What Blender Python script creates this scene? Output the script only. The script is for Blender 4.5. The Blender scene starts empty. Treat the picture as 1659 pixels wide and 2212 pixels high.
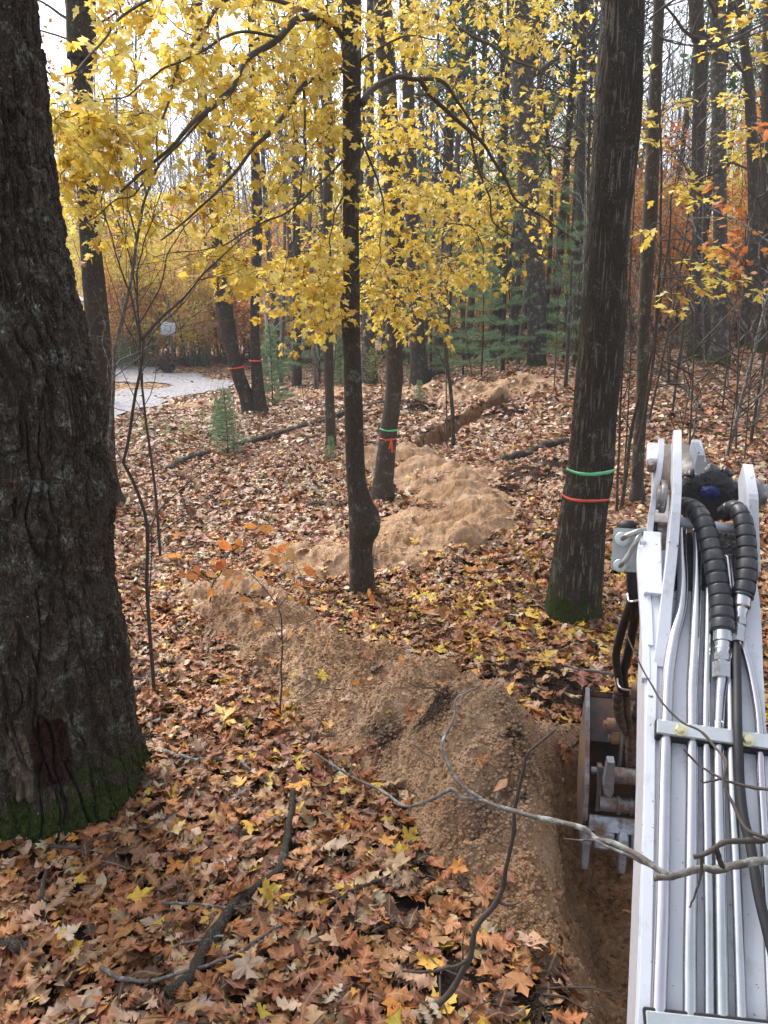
import bpy, math, random
import numpy as np
from mathutils import Vector
R = np.random.default_rng(7)
random.seed(7)
C = bpy.context.scene.collection
S = bpy.context.scene
rad = math.radians

# ---------------------------------------------------------------- camera
PITCH = rad(15.3); CAMZ = 2.3; FPX = 1671.0; W0, H0 = 1659.0, 2212.0
cd = bpy.data.cameras.new('camera'); cam = bpy.data.objects.new('camera', cd); C.objects.link(cam)
cam.location = (0, 0, CAMZ); cam.rotation_euler = (math.pi/2 - PITCH, 0, 0)
cd.sensor_fit = 'VERTICAL'; cd.sensor_height = 24.0; cd.lens = 24.0*FPX/H0
cd.clip_start = 0.05; cd.clip_end = 2000
S.camera = cam
# ---------------------------------------------------------------- sky, sun, exposure
SUN_EL, SUN_AZ = 48.0, -35.0          # azimuth from +Y towards -X is negative
w = bpy.data.worlds.new('World'); S.world = w; w.use_nodes = True
nt = w.node_tree; nt.nodes.clear()
sk = nt.nodes.new('ShaderNodeTexSky'); sk.sky_type = 'NISHITA'; sk.sun_disc = False
sk.sun_elevation = rad(SUN_EL); sk.sun_rotation = rad(SUN_AZ); sk.dust_density = 4.0; sk.air_density = 1.0
hs = nt.nodes.new('ShaderNodeHueSaturation'); hs.inputs['Saturation'].default_value = 0.42
bg = nt.nodes.new('ShaderNodeBackground'); bg.inputs['Strength'].default_value = 0.15
wo = nt.nodes.new('ShaderNodeOutputWorld')
nt.links.new(sk.outputs[0], hs.inputs['Color']); nt.links.new(hs.outputs[0], bg.inputs['Color']); nt.links.new(bg.outputs[0], wo.inputs[0])
sd = bpy.data.lights.new('sun', 'SUN'); sun = bpy.data.objects.new('sun', sd); C.objects.link(sun)
sd.energy = 1.6; sd.angle = rad(22); sd.color = (1.0, 0.975, 0.94)
az = rad(SUN_AZ); el = rad(SUN_EL)
sdir = Vector((math.sin(az)*math.cos(el), math.cos(az)*math.cos(el), math.sin(el)))
sun.rotation_euler = sdir.to_track_quat('Z', 'Y').to_euler(); sun.location = (0, 0, 30)
S.view_settings.view_transform = 'Standard'; S.view_settings.look = 'None'
S.view_settings.exposure = 1.38; S.view_settings.gamma = 1.0
S.cycles.max_bounces = 5; S.cycles.diffuse_bounces = 3; S.cycles.glossy_bounces = 3; S.cycles.transmission_bounces = 3
S.cycles.transparent_max_bounces = 4; S.cycles.use_denoising = True

# ---------------------------------------------------------------- camera maths
cp, sp = math.cos(PITCH), math.sin(PITCH)
CAM = np.array([0, 0, CAMZ]); FW = np.array([0, cp, -sp]); UP = np.array([0, sp, cp]); RT = np.array([1.0, 0, 0])
def ray(px, py): return FW + (px-W0/2)/FPX*RT + (H0/2-py)/FPX*UP
def at(px, py, d): return CAM + d*ray(px, py)              # by depth
def aty(px, py, Y):                                        # by world Y
    r = ray(px, py); return CAM + r*(Y/r[1])
def onplane(px, py, p0, n):
    r = ray(px, py); return CAM + r*(np.dot(p0-CAM, n)/np.dot(r, n))

# ---------------------------------------------------------------- noise
def _h(ix, iy, iz, seed):
    h = (ix.astype(np.int64)*374761393 + iy.astype(np.int64)*668265263 + iz.astype(np.int64)*1274126177 + seed*974634777) & 0xffffffff
    h = ((h ^ (h >> 13))*1103515245) & 0xffffffff
    h = ((h ^ (h >> 16))*2246822519) & 0xffffffff
    return ((h ^ (h >> 15)) & 0xffffff)/float(0xffffff)
def vn(x, y, z=None, seed=0):
    x = np.asarray(x, float); y = np.asarray(y, float)
    z = np.zeros_like(x) if z is None else np.asarray(z, float)
    ix, iy, iz = np.floor(x), np.floor(y), np.floor(z)
    fx, fy, fz = x-ix, y-iy, z-iz
    fx, fy, fz = [f*f*(3-2*f) for f in (fx, fy, fz)]
    r = 0
    for a in (0, 1):
        for b in (0, 1):
            for c in (0, 1):
                r = r + _h(ix+a, iy+b, iz+c, seed)*(fx if a else 1-fx)*(fy if b else 1-fy)*(fz if c else 1-fz)
    return r*2-1
def fbm(x, y, z=None, o=3, seed=0):
    r = 0; a = 1.0; f = 1.0
    for k in range(o):
        r = r + a*vn(np.asarray(x)*f, np.asarray(y)*f, None if z is None else np.asarray(z)*f, seed+k*17); a *= .5; f *= 2.03
    return r
def ss(x, a, b):
    t = np.clip((np.asarray(x, float)-a)/(b-a), 0, 1); return t*t*(3-2*t)
def segd(x, y, P):                                         # distance to a polyline, with parameter
    best = np.full(np.shape(x), 1e9); tt = np.zeros(np.shape(x)); L = len(P)-1
    for i in range(L):
        a = P[i]; b = P[i+1]; dx, dy = b[0]-a[0], b[1]-a[1]; q = dx*dx+dy*dy
        t = np.clip(((x-a[0])*dx+(y-a[1])*dy)/q, 0, 1)
        d = np.hypot(x-a[0]-t*dx, y-a[1]-t*dy); m = d < best
        best = np.where(m, d, best); tt = np.where(m, (i+t)/L, tt)
    return best, tt

# ---------------------------------------------------------------- terrain
def smooth_ground(x, y):
    z = 1.15*(1-np.exp(-np.clip(x-1, 0, None)/7))*ss(y, 6, 18) + .02*np.clip(y-20, 0, 60)*ss(x, 2, 8)
    z = z - .35*ss(y, 12, 20)*ss(-x, 0, 4)
    z = z - .55*ss(y, 21, 27)*(1-ss(x, 4, 9))
    z = z + .12*np.exp(-((y-19.5)/1.6)**2)*ss(x, -1.5, .5)*(1-ss(x, 4, 6))
    z = z + (15*ss(y, 70, 170)*(.3+.7*ss(-x, -30, 25)))
    return z
def gpt(px, py, h=0.0):                                    # point on the smooth ground under a pixel
    r = ray(px, py); t = 1.2
    for i in range(4000):
        p = CAM + r*t
        if p[2] <= smooth_ground(p[0], p[1])+h: break
        t *= 1.004
    return p
TR_NEAR = [(1.20, .3), (1.16, 1.9), (1.13, 2.6), (1.14, 3.05), (1.15, 3.25)]
TR_FAR = [tuple(gpt(*q)[:2]) for q in ((872, 985), (930, 955), (1000, 905), (1085, 862))]
def trench(x, y):
    d, t = segd(x, y, TR_NEAR)
    wob = .05*fbm(x*3, y*3, o=2, seed=5)
    a = .66*(1-ss(d+wob, .10, .54))
    d2, t2 = segd(x, y, TR_FAR)
    b = .6*(1-ss(d2+wob, .15, .34))*ss(t2, 0, .1)
    return np.maximum(a, b)
def ground(x, y):
    x = np.asarray(x, float); y = np.asarray(y, float)
    return smooth_ground(x, y) + .05*fbm(x/1.7, y/1.7, o=2, seed=1) + .012*fbm(x*3, y*3, o=2, seed=2) - trench(x, y)
def gp(px, py):                                            # full ground point (no spoil)
    r = ray(px, py); t = 1.2
    for i in range(5000):
        p = CAM + r*t
        if p[2] <= float(ground(p[0], p[1])): break
        t *= 1.003
    return p
# spoil heaps: (px, py of the peak, height, radius)
HEAPS = [(1075, 1500, .46, .56), (1010, 1580, .28, .42), (1120, 1640, .38, .42), (1050, 1690, .18, .34), (1140, 1780, .20, .28), (1180, 1870, .15, .22), (1215, 1960, .10, .18), (1165, 1560, .34, .40), (945, 1640, .10, .34),
         (900, 1425, .24, .46), (850, 1480, .20, .42), (745, 1385, .22, .44), (670, 1335, .24, .46), (600, 1290, .24, .42), (540, 1252, .28, .44), (480, 1240, .18, .36), (600, 1370, .12, .40), (790, 1545, .07, .36), (690, 1430, .08, .4), (820, 1405, .14, .4),
         (700, 1182, .12, .42), (750, 1188, .12, .40), (905, 1100, .16, .40), (905, 1020, .20, .36), (860, 1130, .14, .36),  (630, 1192, .08, .40), (800, 1190, .14, .40), (870, 1160, .18, .42), (940, 1140, .20, .44), (1000, 1092, .26, .50), (1040, 1080, .20, .42), (1015, 1048, .24, .48), (965, 1055, .16, .40),
         (975, 1005, .26, .52), (1010, 1000, .20, .42), (915, 985, .26, .50), (890, 958, .22, .46), (930, 930, .16, .38), (980, 900, .12, .34), (1030, 875, .10, .34), (795, 965, .26, .36)]
HEAPS_FAR = [(880, 838, .12, .7), (930, 832, .20, .7), (1010, 828, .30, .7), (1060, 836, .16, .8), (1120, 820, .28, .9), (1175, 824, .16, .9),
             (430, 866, .18, .5), (400, 874, .14, .5), (470, 862, .18, .5), (520, 858, .12, .5), (600, 850, .18, .6), (650, 842, .20, .5), (710, 838, .18, .6), (760, 836, .18, .6)]
DARK = [(900, 868, .18, .6), (1090, 878, .16, .55), (1140, 1008, .13, .55), (1085, 1052, .13, .34), (1185, 990, .11, .5), (1165, 1440, .11, .26), (1225, 1468, .09, .34), (1130, 2175, .05, .32)]
def heap_world(L):
    o = []
    for px, py, h, r in L:
        p = gpt(px, py, h*.92); o.append((p[0], p[1], h, r))
    return o
HW, HF, HD = heap_world(HEAPS), heap_world(HEAPS_FAR), heap_world(DARK)
def mound(x, y, L, sd=31):
    x = np.asarray(x, float); y = np.asarray(y, float)
    acc = np.zeros(np.shape(x)); wx = x+.12*fbm(x*2.6, y*2.6, o=3, seed=sd); wy = y+.12*fbm(x*2.6+9, y*2.2, o=3, seed=sd+1)
    for a, b, h, r in L:
        d = np.hypot(wx-a, wy-b)/r
        m = h*1.15*(1.08-np.sqrt(d*d+.02))
        acc = acc + np.exp(np.clip(m*30, -30, 30))
    m = np.log(acc+1e-9)/30 - np.log(1.5)/30
    return m - (0.75 if L is not HD else 3.0)*trench(x, y)
def mound_rough(x, y, m):
    k = ss(m, 0, .08)
    return m + k*(.055*fbm(x*2.6, y*2.6, o=3, seed=41) + .022*fbm(x*13, y*13, o=3, seed=43) + .018*np.abs(fbm(x*34, y*34, o=2, seed=45))) + .006*vn(x*60, y*60, seed=47)*k
def top(x, y):
    g = ground(x, y); return np.maximum(np.maximum(g, g+mound(x, y, HW)), np.maximum(g+mound(x, y, HF), g+mound(x, y, HD)))

# ---------------------------------------------------------------- mesh building
WLOC = {}
def _wl(o): return np.array(WLOC.get(o.name, (0, 0, 0)), float)
class MB:
    def __init__(s): s.v = []; s.t = []; s.q = []; s.a = {}; s.n = 0
    def add(s, v, tris=None, quads=None, **att):
        v = np.asarray(v, float).reshape(-1, 3)
        if tris is not None and len(tris): s.t.append(np.asarray(tris, np.int64)+s.n)
        if quads is not None and len(quads): s.q.append(np.asarray(quads, np.int64)+s.n)
        for k, a in att.items():
            a = np.asarray(a, float)
            if a.ndim == 0: a = np.full(len(v), float(a))
            elif a.shape[0] != len(v): a = np.tile(a, (len(v), 1))
            s.a.setdefault(k, []).append((s.n, a))
        s.v.append(v); s.n += len(v)
    def mesh(s, name, mats, smooth=True):
        v = np.concatenate(s.v); nt_ = [t for t in s.t]; nq = [q for q in s.q]
        t = np.concatenate(nt_) if nt_ else np.zeros((0, 3), np.int64); q = np.concatenate(nq) if nq else np.zeros((0, 4), np.int64)
        me = bpy.data.meshes.new(name)
        me.vertices.add(len(v)); me.vertices.foreach_set('co', v.astype(np.float32).ravel())
        nl = len(t)*3+len(q)*4
        me.loops.add(nl); me.loops.foreach_set('vertex_index', np.concatenate([t.ravel(), q.ravel()]).astype(np.int32))
        me.polygons.add(len(t)+len(q))
        st = np.concatenate([np.arange(len(t))*3, len(t)*3+np.arange(len(q))*4]).astype(np.int32)
        me.polygons.foreach_set('loop_start', st)
        me.polygons.foreach_set('use_smooth', np.full(len(t)+len(q), smooth))
        for k, L in s.a.items():
            dim = L[0][1].ndim
            if dim == 1:
                arr = np.zeros(len(v), np.float32)
                for i, a in L: arr[i:i+len(a)] = a
                at_ = me.attributes.new(k, 'FLOAT', 'POINT'); at_.data.foreach_set('value', arr)
            else:
                arr = np.zeros((len(v), 3), np.float32)
                for i, a in L: arr[i:i+len(a)] = a[:, :3]
                at_ = me.attributes.new(k, 'FLOAT_VECTOR', 'POINT'); at_.data.foreach_set('vector', arr.ravel())
        me.update(calc_edges=True); me.validate()
        for m in (mats if isinstance(mats, (list, tuple)) else [mats]): me.materials.append(m)
        return me
    def build(s, name, mats, parent=None, smooth=True):
        if parent is not None:
            o_ = _wl(parent); s.v = [v-o_ for v in s.v]
        o = bpy.data.objects.new(name, s.mesh(name, mats, smooth)); C.objects.link(o)
        if parent is not None: o.parent = parent; WLOC[o.name] = tuple(_wl(parent))
        return o
def tag(o, label=None, cat=None, group=None, kind=None):
    if label: o['label'] = label
    if cat: o['category'] = cat
    if group: o['group'] = group
    if kind: o['kind'] = kind
    return o
def thing(name, loc, label, cat, group=None):
    o = bpy.data.objects.new(name, None); C.objects.link(o); o.location = loc; o.empty_display_size = .1
    WLOC[o.name] = tuple(loc)
    return tag(o, label, cat, group)

def frames(P):
    P = np.asarray(P, float); T = np.gradient(P, axis=0); T /= np.linalg.norm(T, axis=1)[:, None]+1e-12
    m = P[-1]-P[0]; ref = np.array([1., 0, 0]) if abs(m[0]) < .8*np.linalg.norm(m) else np.array([0, 0, 1.])
    Nn = ref - (T@ref)[:, None]*T; Nn /= np.linalg.norm(Nn, axis=1)[:, None]+1e-12
    return P, T, Nn, np.cross(T, Nn)
def tube(mb, P, r, k=8, cap=True, **att):
    P, T, N1, N2 = frames(P); n = len(P); r = np.broadcast_to(np.asarray(r, float), (n,))
    a = np.arange(k)*2*math.pi/k
    V = P[:, None]+r[:, None, None]*(np.cos(a)[None, :, None]*N1[:, None]+np.sin(a)[None, :, None]*N2[:, None])
    i = np.arange(n-1)[:, None]*k; j = np.arange(k)[None]; j2 = (j+1) % k
    Q = np.stack([i+j, i+j2, i+k+j2, i+k+j], -1).reshape(-1, 4)
    V = V.reshape(-1, 3); t = None
    if cap:
        V = np.concatenate([V, P[:1], P[-1:]]); a0, a1 = n*k, n*k+1; jj = np.arange(k); j2 = (jj+1) % k
        t = np.concatenate([np.stack([np.full(k, a0), j2, jj], 1), np.stack([np.full(k, a1), (n-1)*k+jj, (n-1)*k+j2], 1)])
    att2 = {}
    for kk, vv in att.items():
        vv = np.asarray(vv, float)
        if vv.ndim == 1 and len(vv) == n:
            vv = np.repeat(vv, k)
            if cap: vv = np.concatenate([vv, vv[:1], vv[-1:]])
        att2[kk] = vv
    mb.add(V, t, Q, **att2)
def resamp(P, n):
    P = np.asarray(P, float); d = np.r_[0, np.cumsum(np.linalg.norm(np.diff(P, axis=0), axis=1))]; s = np.linspace(0, d[-1], n)
    # smooth by Catmull-Rom through the points
    out = []
    for x in s:
        i = min(max(np.searchsorted(d, x)-1, 0), len(P)-2); t = (x-d[i])/(d[i+1]-d[i]+1e-9)
        p0 = P[max(i-1, 0)]; p1 = P[i]; p2 = P[i+1]; p3 = P[min(i+2, len(P)-1)]
        out.append(.5*((2*p1)+(-p0+p2)*t+(2*p0-5*p1+4*p2-p3)*t*t+(-p0+3*p1-3*p2+p3)*t**3))
    return np.array(out)
def box(mb, c, hx, hy, hz, ax=None, bev=.0, **att):        # box with chamfered edges; ax = 3x3 rows of local axes
    ax = np.eye(3) if ax is None else np.asarray(ax, float)
    h = np.array([hx, hy, hz], float); b = min(bev, .45*h.min()) if bev else 0
    V = []
    idx = {}
    for sx in (-1, 1):
        for sy in (-1, 1):
            for sz in (-1, 1):
                s_ = np.array([sx, sy, sz])
                for a in range(3):
                    v = s_*(h-b); v = v.astype(float); v[a] = s_[a]*h[a]; idx[(sx, sy, sz, a)] = len(V); V.append(v)
    F4 = []; F3 = []
    for a in range(3):
        u, w_ = [(1, 2), (2, 0), (0, 1)][a]
        for s_ in (-1, 1):
            L = []
            for su, sw in ((-1, -1), (1, -1), (1, 1), (-1, 1)):
                k = [0, 0, 0]; k[a] = s_; k[u] = su; k[w_] = sw; L.append(idx[(k[0], k[1], k[2], a)])
            F4.append(L if s_ > 0 else L[::-1])
    if b:
        for a in range(3):                                 # edges along axis a
            u, w_ = [(1, 2), (2, 0), (0, 1)][a]
            for su in (-1, 1):
                for sw in (-1, 1):
                    def g(sa, f):
                        k = [0, 0, 0]; k[a] = sa; k[u] = su; k[w_] = sw; return idx[(k[0], k[1], k[2], f)]
                    L = [g(-1, u), g(1, u), g(1, w_), g(-1, w_)]; F4.append(L if su*sw < 0 else L[::-1])
        for sx in (-1, 1):
            for sy in (-1, 1):
                for sz in (-1, 1):
                    L = [idx[(sx, sy, sz, a)] for a in range(3)]; F3.append(L if sx*sy*sz > 0 else L[::-1])
    V = np.array(V)@ax+np.asarray(c)
    mb.add(V, F3 if F3 else None, F4, **att)
def prism(mb, poly, thick, o, U, V_, N_, **att):           # polygon (u,v) extruded +-thick/2 along N_ (convex-ish, fan)
    poly = np.asarray(poly, float); n = len(poly)
    A = o+poly[:, :1]*U+poly[:, 1:2]*V_
    V = np.concatenate([A+N_*thick/2, A-N_*thick/2, [A.mean(0)+N_*thick/2], [A.mean(0)-N_*thick/2]])
    i = np.arange(n); j = (i+1) % n
    mb.add(V, np.concatenate([np.stack([np.full(n, 2*n), i, j], 1), np.stack([np.full(n, 2*n+1), n+j, n+i], 1)]), np.stack([i, n+i, n+j, j], 1), **att)

# ---------------------------------------------------------------- materials
def newmat(name):
    m = bpy.data.materials.new(name); m.use_nodes = True; nt = m.node_tree; b = nt.nodes['Principled BSDF']; return m, nt, b
def nd(nt, t, **kw):
    n = nt.nodes.new(t)
    for k, v in kw.items():
        if k.startswith('_'): setattr(n, k[1:], v)
        else:
            key = int(k[1:]) if k[0] == 'i' and k[1:].isdigit() else k
            if isinstance(v, bpy.types.NodeSocket): nt.links.new(v, n.inputs[key])
            else: n.inputs[key].default_value = v
    return n
def ramp(nt, fac, stops, interp='LINEAR'):
    r = nt.nodes.new('ShaderNodeValToRGB'); r.color_ramp.interpolation = interp; nt.links.new(fac, r.inputs[0])
    e = r.color_ramp.elements
    while len(e) < len(stops): e.new(.5)
    for x, (p, c) in zip(e, stops): x.position = p; x.color = tuple(c)+((1,) if len(c) == 3 else ())
    return r.outputs[0]
def mixc(nt, f, a, b, mode='MIX'):
    n = nt.nodes.new('ShaderNodeMix'); n.data_type = 'RGBA'; n.blend_type = mode
    for i, v in ((0, f), (6, a), (7, b)):
        if isinstance(v, bpy.types.NodeSocket): nt.links.new(v, n.inputs[i])
        else: n.inputs[i].default_value = v if i == 0 else (tuple(v)+(1,) if len(v) == 3 else v)
    return n.outputs[2]
def mth(nt, op, a, b=0.0, clamp=False):
    n = nt.nodes.new('ShaderNodeMath'); n.operation = op; n.use_clamp = clamp
    for i, v in ((0, a), (1, b)):
        if isinstance(v, bpy.types.NodeSocket): nt.links.new(v, n.inputs[i])
        else: n.inputs[i].default_value = v
    return n.outputs[0]
def noise(nt, vec, scale, detail=4, rough=.55, dist=0.0):
    return nd(nt, 'ShaderNodeTexNoise', Vector=vec, Scale=scale, Detail=detail, Roughness=rough, Distortion=dist).outputs[0]
def ocoord(nt, sc=(1, 1, 1)):
    t = nt.nodes.new('ShaderNodeTexCoord'); m = nd(nt, 'ShaderNodeMapping', Vector=t.outputs['Object'], Scale=sc); return m.outputs[0]
def bump(nt, b, h, strength=.5, dist=.01):
    n = nd(nt, 'ShaderNodeBump', Height=h, Strength=strength, Distance=dist); nt.links.new(n.outputs[0], b.inputs['Normal']); return n
def attr(nt, name): 
    n = nt.nodes.new('ShaderNodeAttribute'); n.attribute_name = name; return n
def setp(b, **kw):
    for k, v in kw.items():
        k = k.replace('_', ' '); 
        if isinstance(v, bpy.types.NodeSocket): b.id_data.links.new(v, b.inputs[k])
        else: b.inputs[k].default_value = v

def bark_mat(name, dark, light, vs=45, zs=5, crack=.6, lichen=.3, lich_col=(.38, .42, .36), streak=None, d=.012, moss=True):
    m, nt, b = newmat(name)
    v = ocoord(nt, (1, 1, zs/vs)); v1 = ocoord(nt)
    n1 = noise(nt, v, vs, 5, .6, .6); n2 = noise(nt, v, vs*2.7, 3, .6)
    wv = mixc(nt, .25, v, nd(nt, 'ShaderNodeTexNoise', Vector=v, Scale=vs*.5).outputs['Color'])
    vor = nd(nt, 'ShaderNodeTexVoronoi', _feature='DISTANCE_TO_EDGE', Vector=wv, Scale=vs*.8).outputs[0]
    cr = mth(nt, 'MULTIPLY', mth(nt, 'MINIMUM', vor, .22), 4.5)
    h = mth(nt, 'ADD', mth(nt, 'MULTIPLY', cr, crack), mth(nt, 'ADD', mth(nt, 'MULTIPLY', n1, .6), mth(nt, 'MULTIPLY', n2, .35)))
    col = mixc(nt, mth(nt, 'MULTIPLY', mth(nt, 'SUBTRACT', h, .25), 1.0, True), dark, light)
    if streak is not None:
        sfac = ramp(nt, noise(nt, ocoord(nt, (1, 1, .07)), 62, 2, .5, .4), [(.57, (0, 0, 0)), (.61, (1, 1, 1))])
        sf2 = ramp(nt, noise(nt, ocoord(nt, (1, 1, .5)), 8, 2, .5), [(.42, (0, 0, 0)), (.55, (1, 1, 1))])
        col = mixc(nt, mth(nt, 'MULTIPLY', mth(nt, 'MULTIPLY', sfac, sf2), .75), col, streak)
    big = noise(nt, v1, 1.7, 3, .6)
    col = mixc(nt, mth(nt, 'MULTIPLY', big, .6), col, mixc(nt, .5, dark, (.10, .07, .045)))
    if lichen:
        ln = ramp(nt, noise(nt, v1, 9, 5, .65), [(.60-.08*lichen, (0, 0, 0)), (.66, (1, 1, 1))])
        l2 = ramp(nt, noise(nt, v1, 60, 2, .6), [(.4, (0, 0, 0)), (.6, (1, 1, 1))])
        col = mixc(nt, mth(nt, 'MULTIPLY', mth(nt, 'MULTIPLY', ln, l2), min(1, .55*lichen+.15)), col, lich_col)
        sp_ = ramp(nt, nd(nt, 'ShaderNodeTexVoronoi', Vector=v1, Scale=42).outputs[0], [(.10, (1, 1, 1)), (.14, (0, 0, 0))])
        gate = ramp(nt, noise(nt, v1, 5, 2), [(.52, (0, 0, 0)), (.6, (1, 1, 1))])
        col = mixc(nt, mth(nt, 'MULTIPLY', mth(nt, 'MULTIPLY', sp_, gate), .8), col, (.5, .5, .44))
    if moss:
        ma = attr(nt, 'moss').outputs['Fac']
        mf = ramp(nt, mth(nt, 'ADD', ma, mth(nt, 'MULTIPLY', mth(nt, 'SUBTRACT', noise(nt, v1, 9, 5, .75), .5), 2.0)), [(.42, (0, 0, 0)), (.6, (1, 1, 1))])
        mc = ramp(nt, noise(nt, v1, 90, 3, .7), [(.3, (.012, .022, .004)), (.7, (.085, .12, .020))])
        col = mixc(nt, mf, col, mc)
        h = mth(nt, 'ADD', h, mth(nt, 'MULTIPLY', mth(nt, 'MULTIPLY', mf, noise(nt, v1, 150, 3, .7)), .8))
    if name == 'bark_oak':
        sc = attr(nt, 'scar').outputs['Fac']; wd_ = ramp(nt, noise(nt, ocoord(nt, (1, 1, .12)), 60, 4, .6), [(.35, (.012, .006, .005)), (.65, (.075, .032, .022))])
        col = mixc(nt, ramp(nt, sc, [(.35, (0, 0, 0)), (.5, (1, 1, 1))]), col, wd_)
        pl_ = ramp(nt, noise(nt, ocoord(nt, (1, 1, .3)), 60, 4, .6), [(.35, (.11, .085, .06)), (.65, (.26, .20, .14))])
        col = mixc(nt, ramp(nt, attr(nt, 'pale').outputs['Fac'], [(.4, (0, 0, 0)), (.5, (1, 1, 1))]), col, pl_)
    setp(b, Base_Color=col, Roughness=.9, Specular_IOR_Level=.25)
    bump(nt, b, h, .9, d)
    return m
def leaf_mat(name, trans=.35, spots=True, gloss=.35):
    m, nt, b = newmat(name)
    c = attr(nt, 'col').outputs['Color']; uv = attr(nt, 'luv').outputs['Vector']
    sx = nd(nt, 'ShaderNodeSeparateXYZ', Vector=uv)
    col = c
    if spots:
        n = noise(nt, uv, 7, 4, .65); g = nt.nodes.new('ShaderNodeNewGeometry').outputs['Position']
        n2 = noise(nt, g, 45, 3, .6)
        col = mixc(nt, ramp(nt, n2, [(.45, (0, 0, 0)), (.75, (.7, .7, .7))]), col, mixc(nt, .5, (.08, .035, .015), c, 'MIX'))
        ax = mth(nt, 'ABSOLUTE', sx.outputs[0])
        mid = mth(nt, 'LESS_THAN', ax, .018)
        ven = mth(nt, 'LESS_THAN', mth(nt, 'ABSOLUTE', mth(nt, 'SUBTRACT', mth(nt, 'FRACT', mth(nt, 'MULTIPLY', mth(nt, 'SUBTRACT', sx.outputs[1], mth(nt, 'MULTIPLY', ax, .9)), 7.0)), .5)), .06)
        vf = mth(nt, 'MAXIMUM', mth(nt, 'MULTIPLY', mid, .55), mth(nt, 'MULTIPLY', ven, .25))
        col = mixc(nt, vf, col, mixc(nt, .5, (.6, .42, .22), c))
    setp(b, Base_Color=col, Roughness=.5, Specular_IOR_Level=gloss)
    tr = nd(nt, 'ShaderNodeBsdfTranslucent', Color=col)
    mx = nd(nt, 'ShaderNodeMixShader', i0=trans, i1=b.outputs[0], i2=tr.outputs[0])
    nt.links.new(mx.outputs[0], nt.nodes['Material Output'].inputs['Surface'])
    return m
def plain(name, col, rough=.5, metal=0.0, var=.15, scale=20, bmp=0.0, spec=.5, dirt=None, dscale=6, damt=.5):
    m, nt, b = newmat(name); v = ocoord(nt)
    n = noise(nt, v, scale, 5, .6)
    dk = tuple(x*(1-var*2) for x in col); lt = tuple(min(1, x*(1+var)) for x in col)
    c = mixc(nt, n, dk, lt); rg = rough
    if dirt is not None:
        f = ramp(nt, noise(nt, v, dscale, 6, .68), [(1-damt-.08, (0, 0, 0)), (1-damt+.08, (1, 1, 1))]); c = mixc(nt, f, c, dirt)
        rg = mth(nt, 'ADD', mth(nt, 'MULTIPLY', f, .4), rough, True)
        if metal: setp(b, Metallic=mth(nt, 'SUBTRACT', metal, mth(nt, 'MULTIPLY', f, metal)))
    elif metal: setp(b, Metallic=metal)
    setp(b, Base_Color=c, Roughness=rg, Specular_IOR_Level=spec)
    if bmp: bump(nt, b, n, .6, bmp)
    return m
def soil_mat(name, c1, c2, c3, pale=.5):
    m, nt, b = newmat(name); v = ocoord(nt)
    n = noise(nt, v, 3.2, 6, .65); n2 = noise(nt, v, 26, 6, .72); n3 = noise(nt, v, 130, 3, .7)
    col = ramp(nt, mth(nt, 'ADD', mth(nt, 'MULTIPLY', n, .55), mth(nt, 'MULTIPLY', n2, .45)), [(.34, c1), (.46, c2), (.62, c3)])
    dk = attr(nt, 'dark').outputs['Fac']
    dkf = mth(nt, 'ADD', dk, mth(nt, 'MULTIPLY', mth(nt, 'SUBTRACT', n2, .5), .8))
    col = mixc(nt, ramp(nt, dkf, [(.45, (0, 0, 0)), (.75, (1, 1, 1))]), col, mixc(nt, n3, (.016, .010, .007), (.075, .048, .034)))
    gr = nd(nt, 'ShaderNodeTexVoronoi', Vector=v, Scale=75, Randomness=1.0)
    f2 = ramp(nt, gr.outputs[0], [(.12, (1, 1, 1)), (.3, (0, 0, 0))])
    col = mixc(nt, mth(nt, 'MULTIPLY', f2, mth(nt, 'MULTIPLY', n2, .45)), col, c3)
    setp(b, Base_Color=col, Roughness=.95, Specular_IOR_Level=.15)
    h = mth(nt, 'ADD', mth(nt, 'MULTIPLY', n2, .8), mth(nt, 'ADD', mth(nt, 'MULTIPLY', n3, .35), mth(nt, 'MULTIPLY', gr.outputs[0], -.35)))
    bump(nt, b, h, 1.0, .02)
    return m
M = {}
M['soil'] = soil_mat('sandy_soil', (.21, .115, .055), (.37, .225, .125), (.52, .36, .235))
M['bark_oak'] = bark_mat('bark_oak', (.014, .012, .009), (.115, .090, .066), 50, 16, 1.0, .9, d=.016)
M['bark_maple'] = bark_mat('bark_maple', (.014, .013, .011), (.10, .088, .070), 70, 9, .8, .5, streak=(.34, .29, .22), d=.012)
M['bark_dark'] = bark_mat('bark_dark', (.018, .016, .013), (.10, .086, .068), 50, 7, .7, .6, d=.008)
M['bark_grey'] = bark_mat('bark_grey', (.030, .026, .022), (.135, .118, .095), 60, 10, .5, .7, (.42, .46, .40), d=.006)
M['bark_pale'] = bark_mat('bark_pale', (.024, .022, .019), (.125, .113, .095), 40, 8, .6, 1.0, (.55, .58, .52), d=.008)
M['bark_birch'] = bark_mat('bark_birch', (.42, .41, .39), (.72, .71, .68), 14, 30, .2, 0, d=.003, moss=False)
M['twig'] = plain('twig_bark', (.075, .058, .045), .85, var=.3, scale=30, bmp=.003)
M['twig_grey'] = plain('twig_grey', (.14, .115, .10), .8, var=.45, scale=60, bmp=.004, dirt=(.34, .37, .33), dscale=28, damt=.42)
M['twig_far'] = plain('twig_far', (.13, .11, .10), .9, var=.3, scale=3)
M['leaf'] = leaf_mat('leaf_litter', .12)
M['leaf_live'] = leaf_mat('leaf_live', .5, True, .3)
M['leaf_far'] = leaf_mat('leaf_far', .45, False, .2)
M['needle'] = leaf_mat('pine_needle', .3, False, .3)
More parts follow.
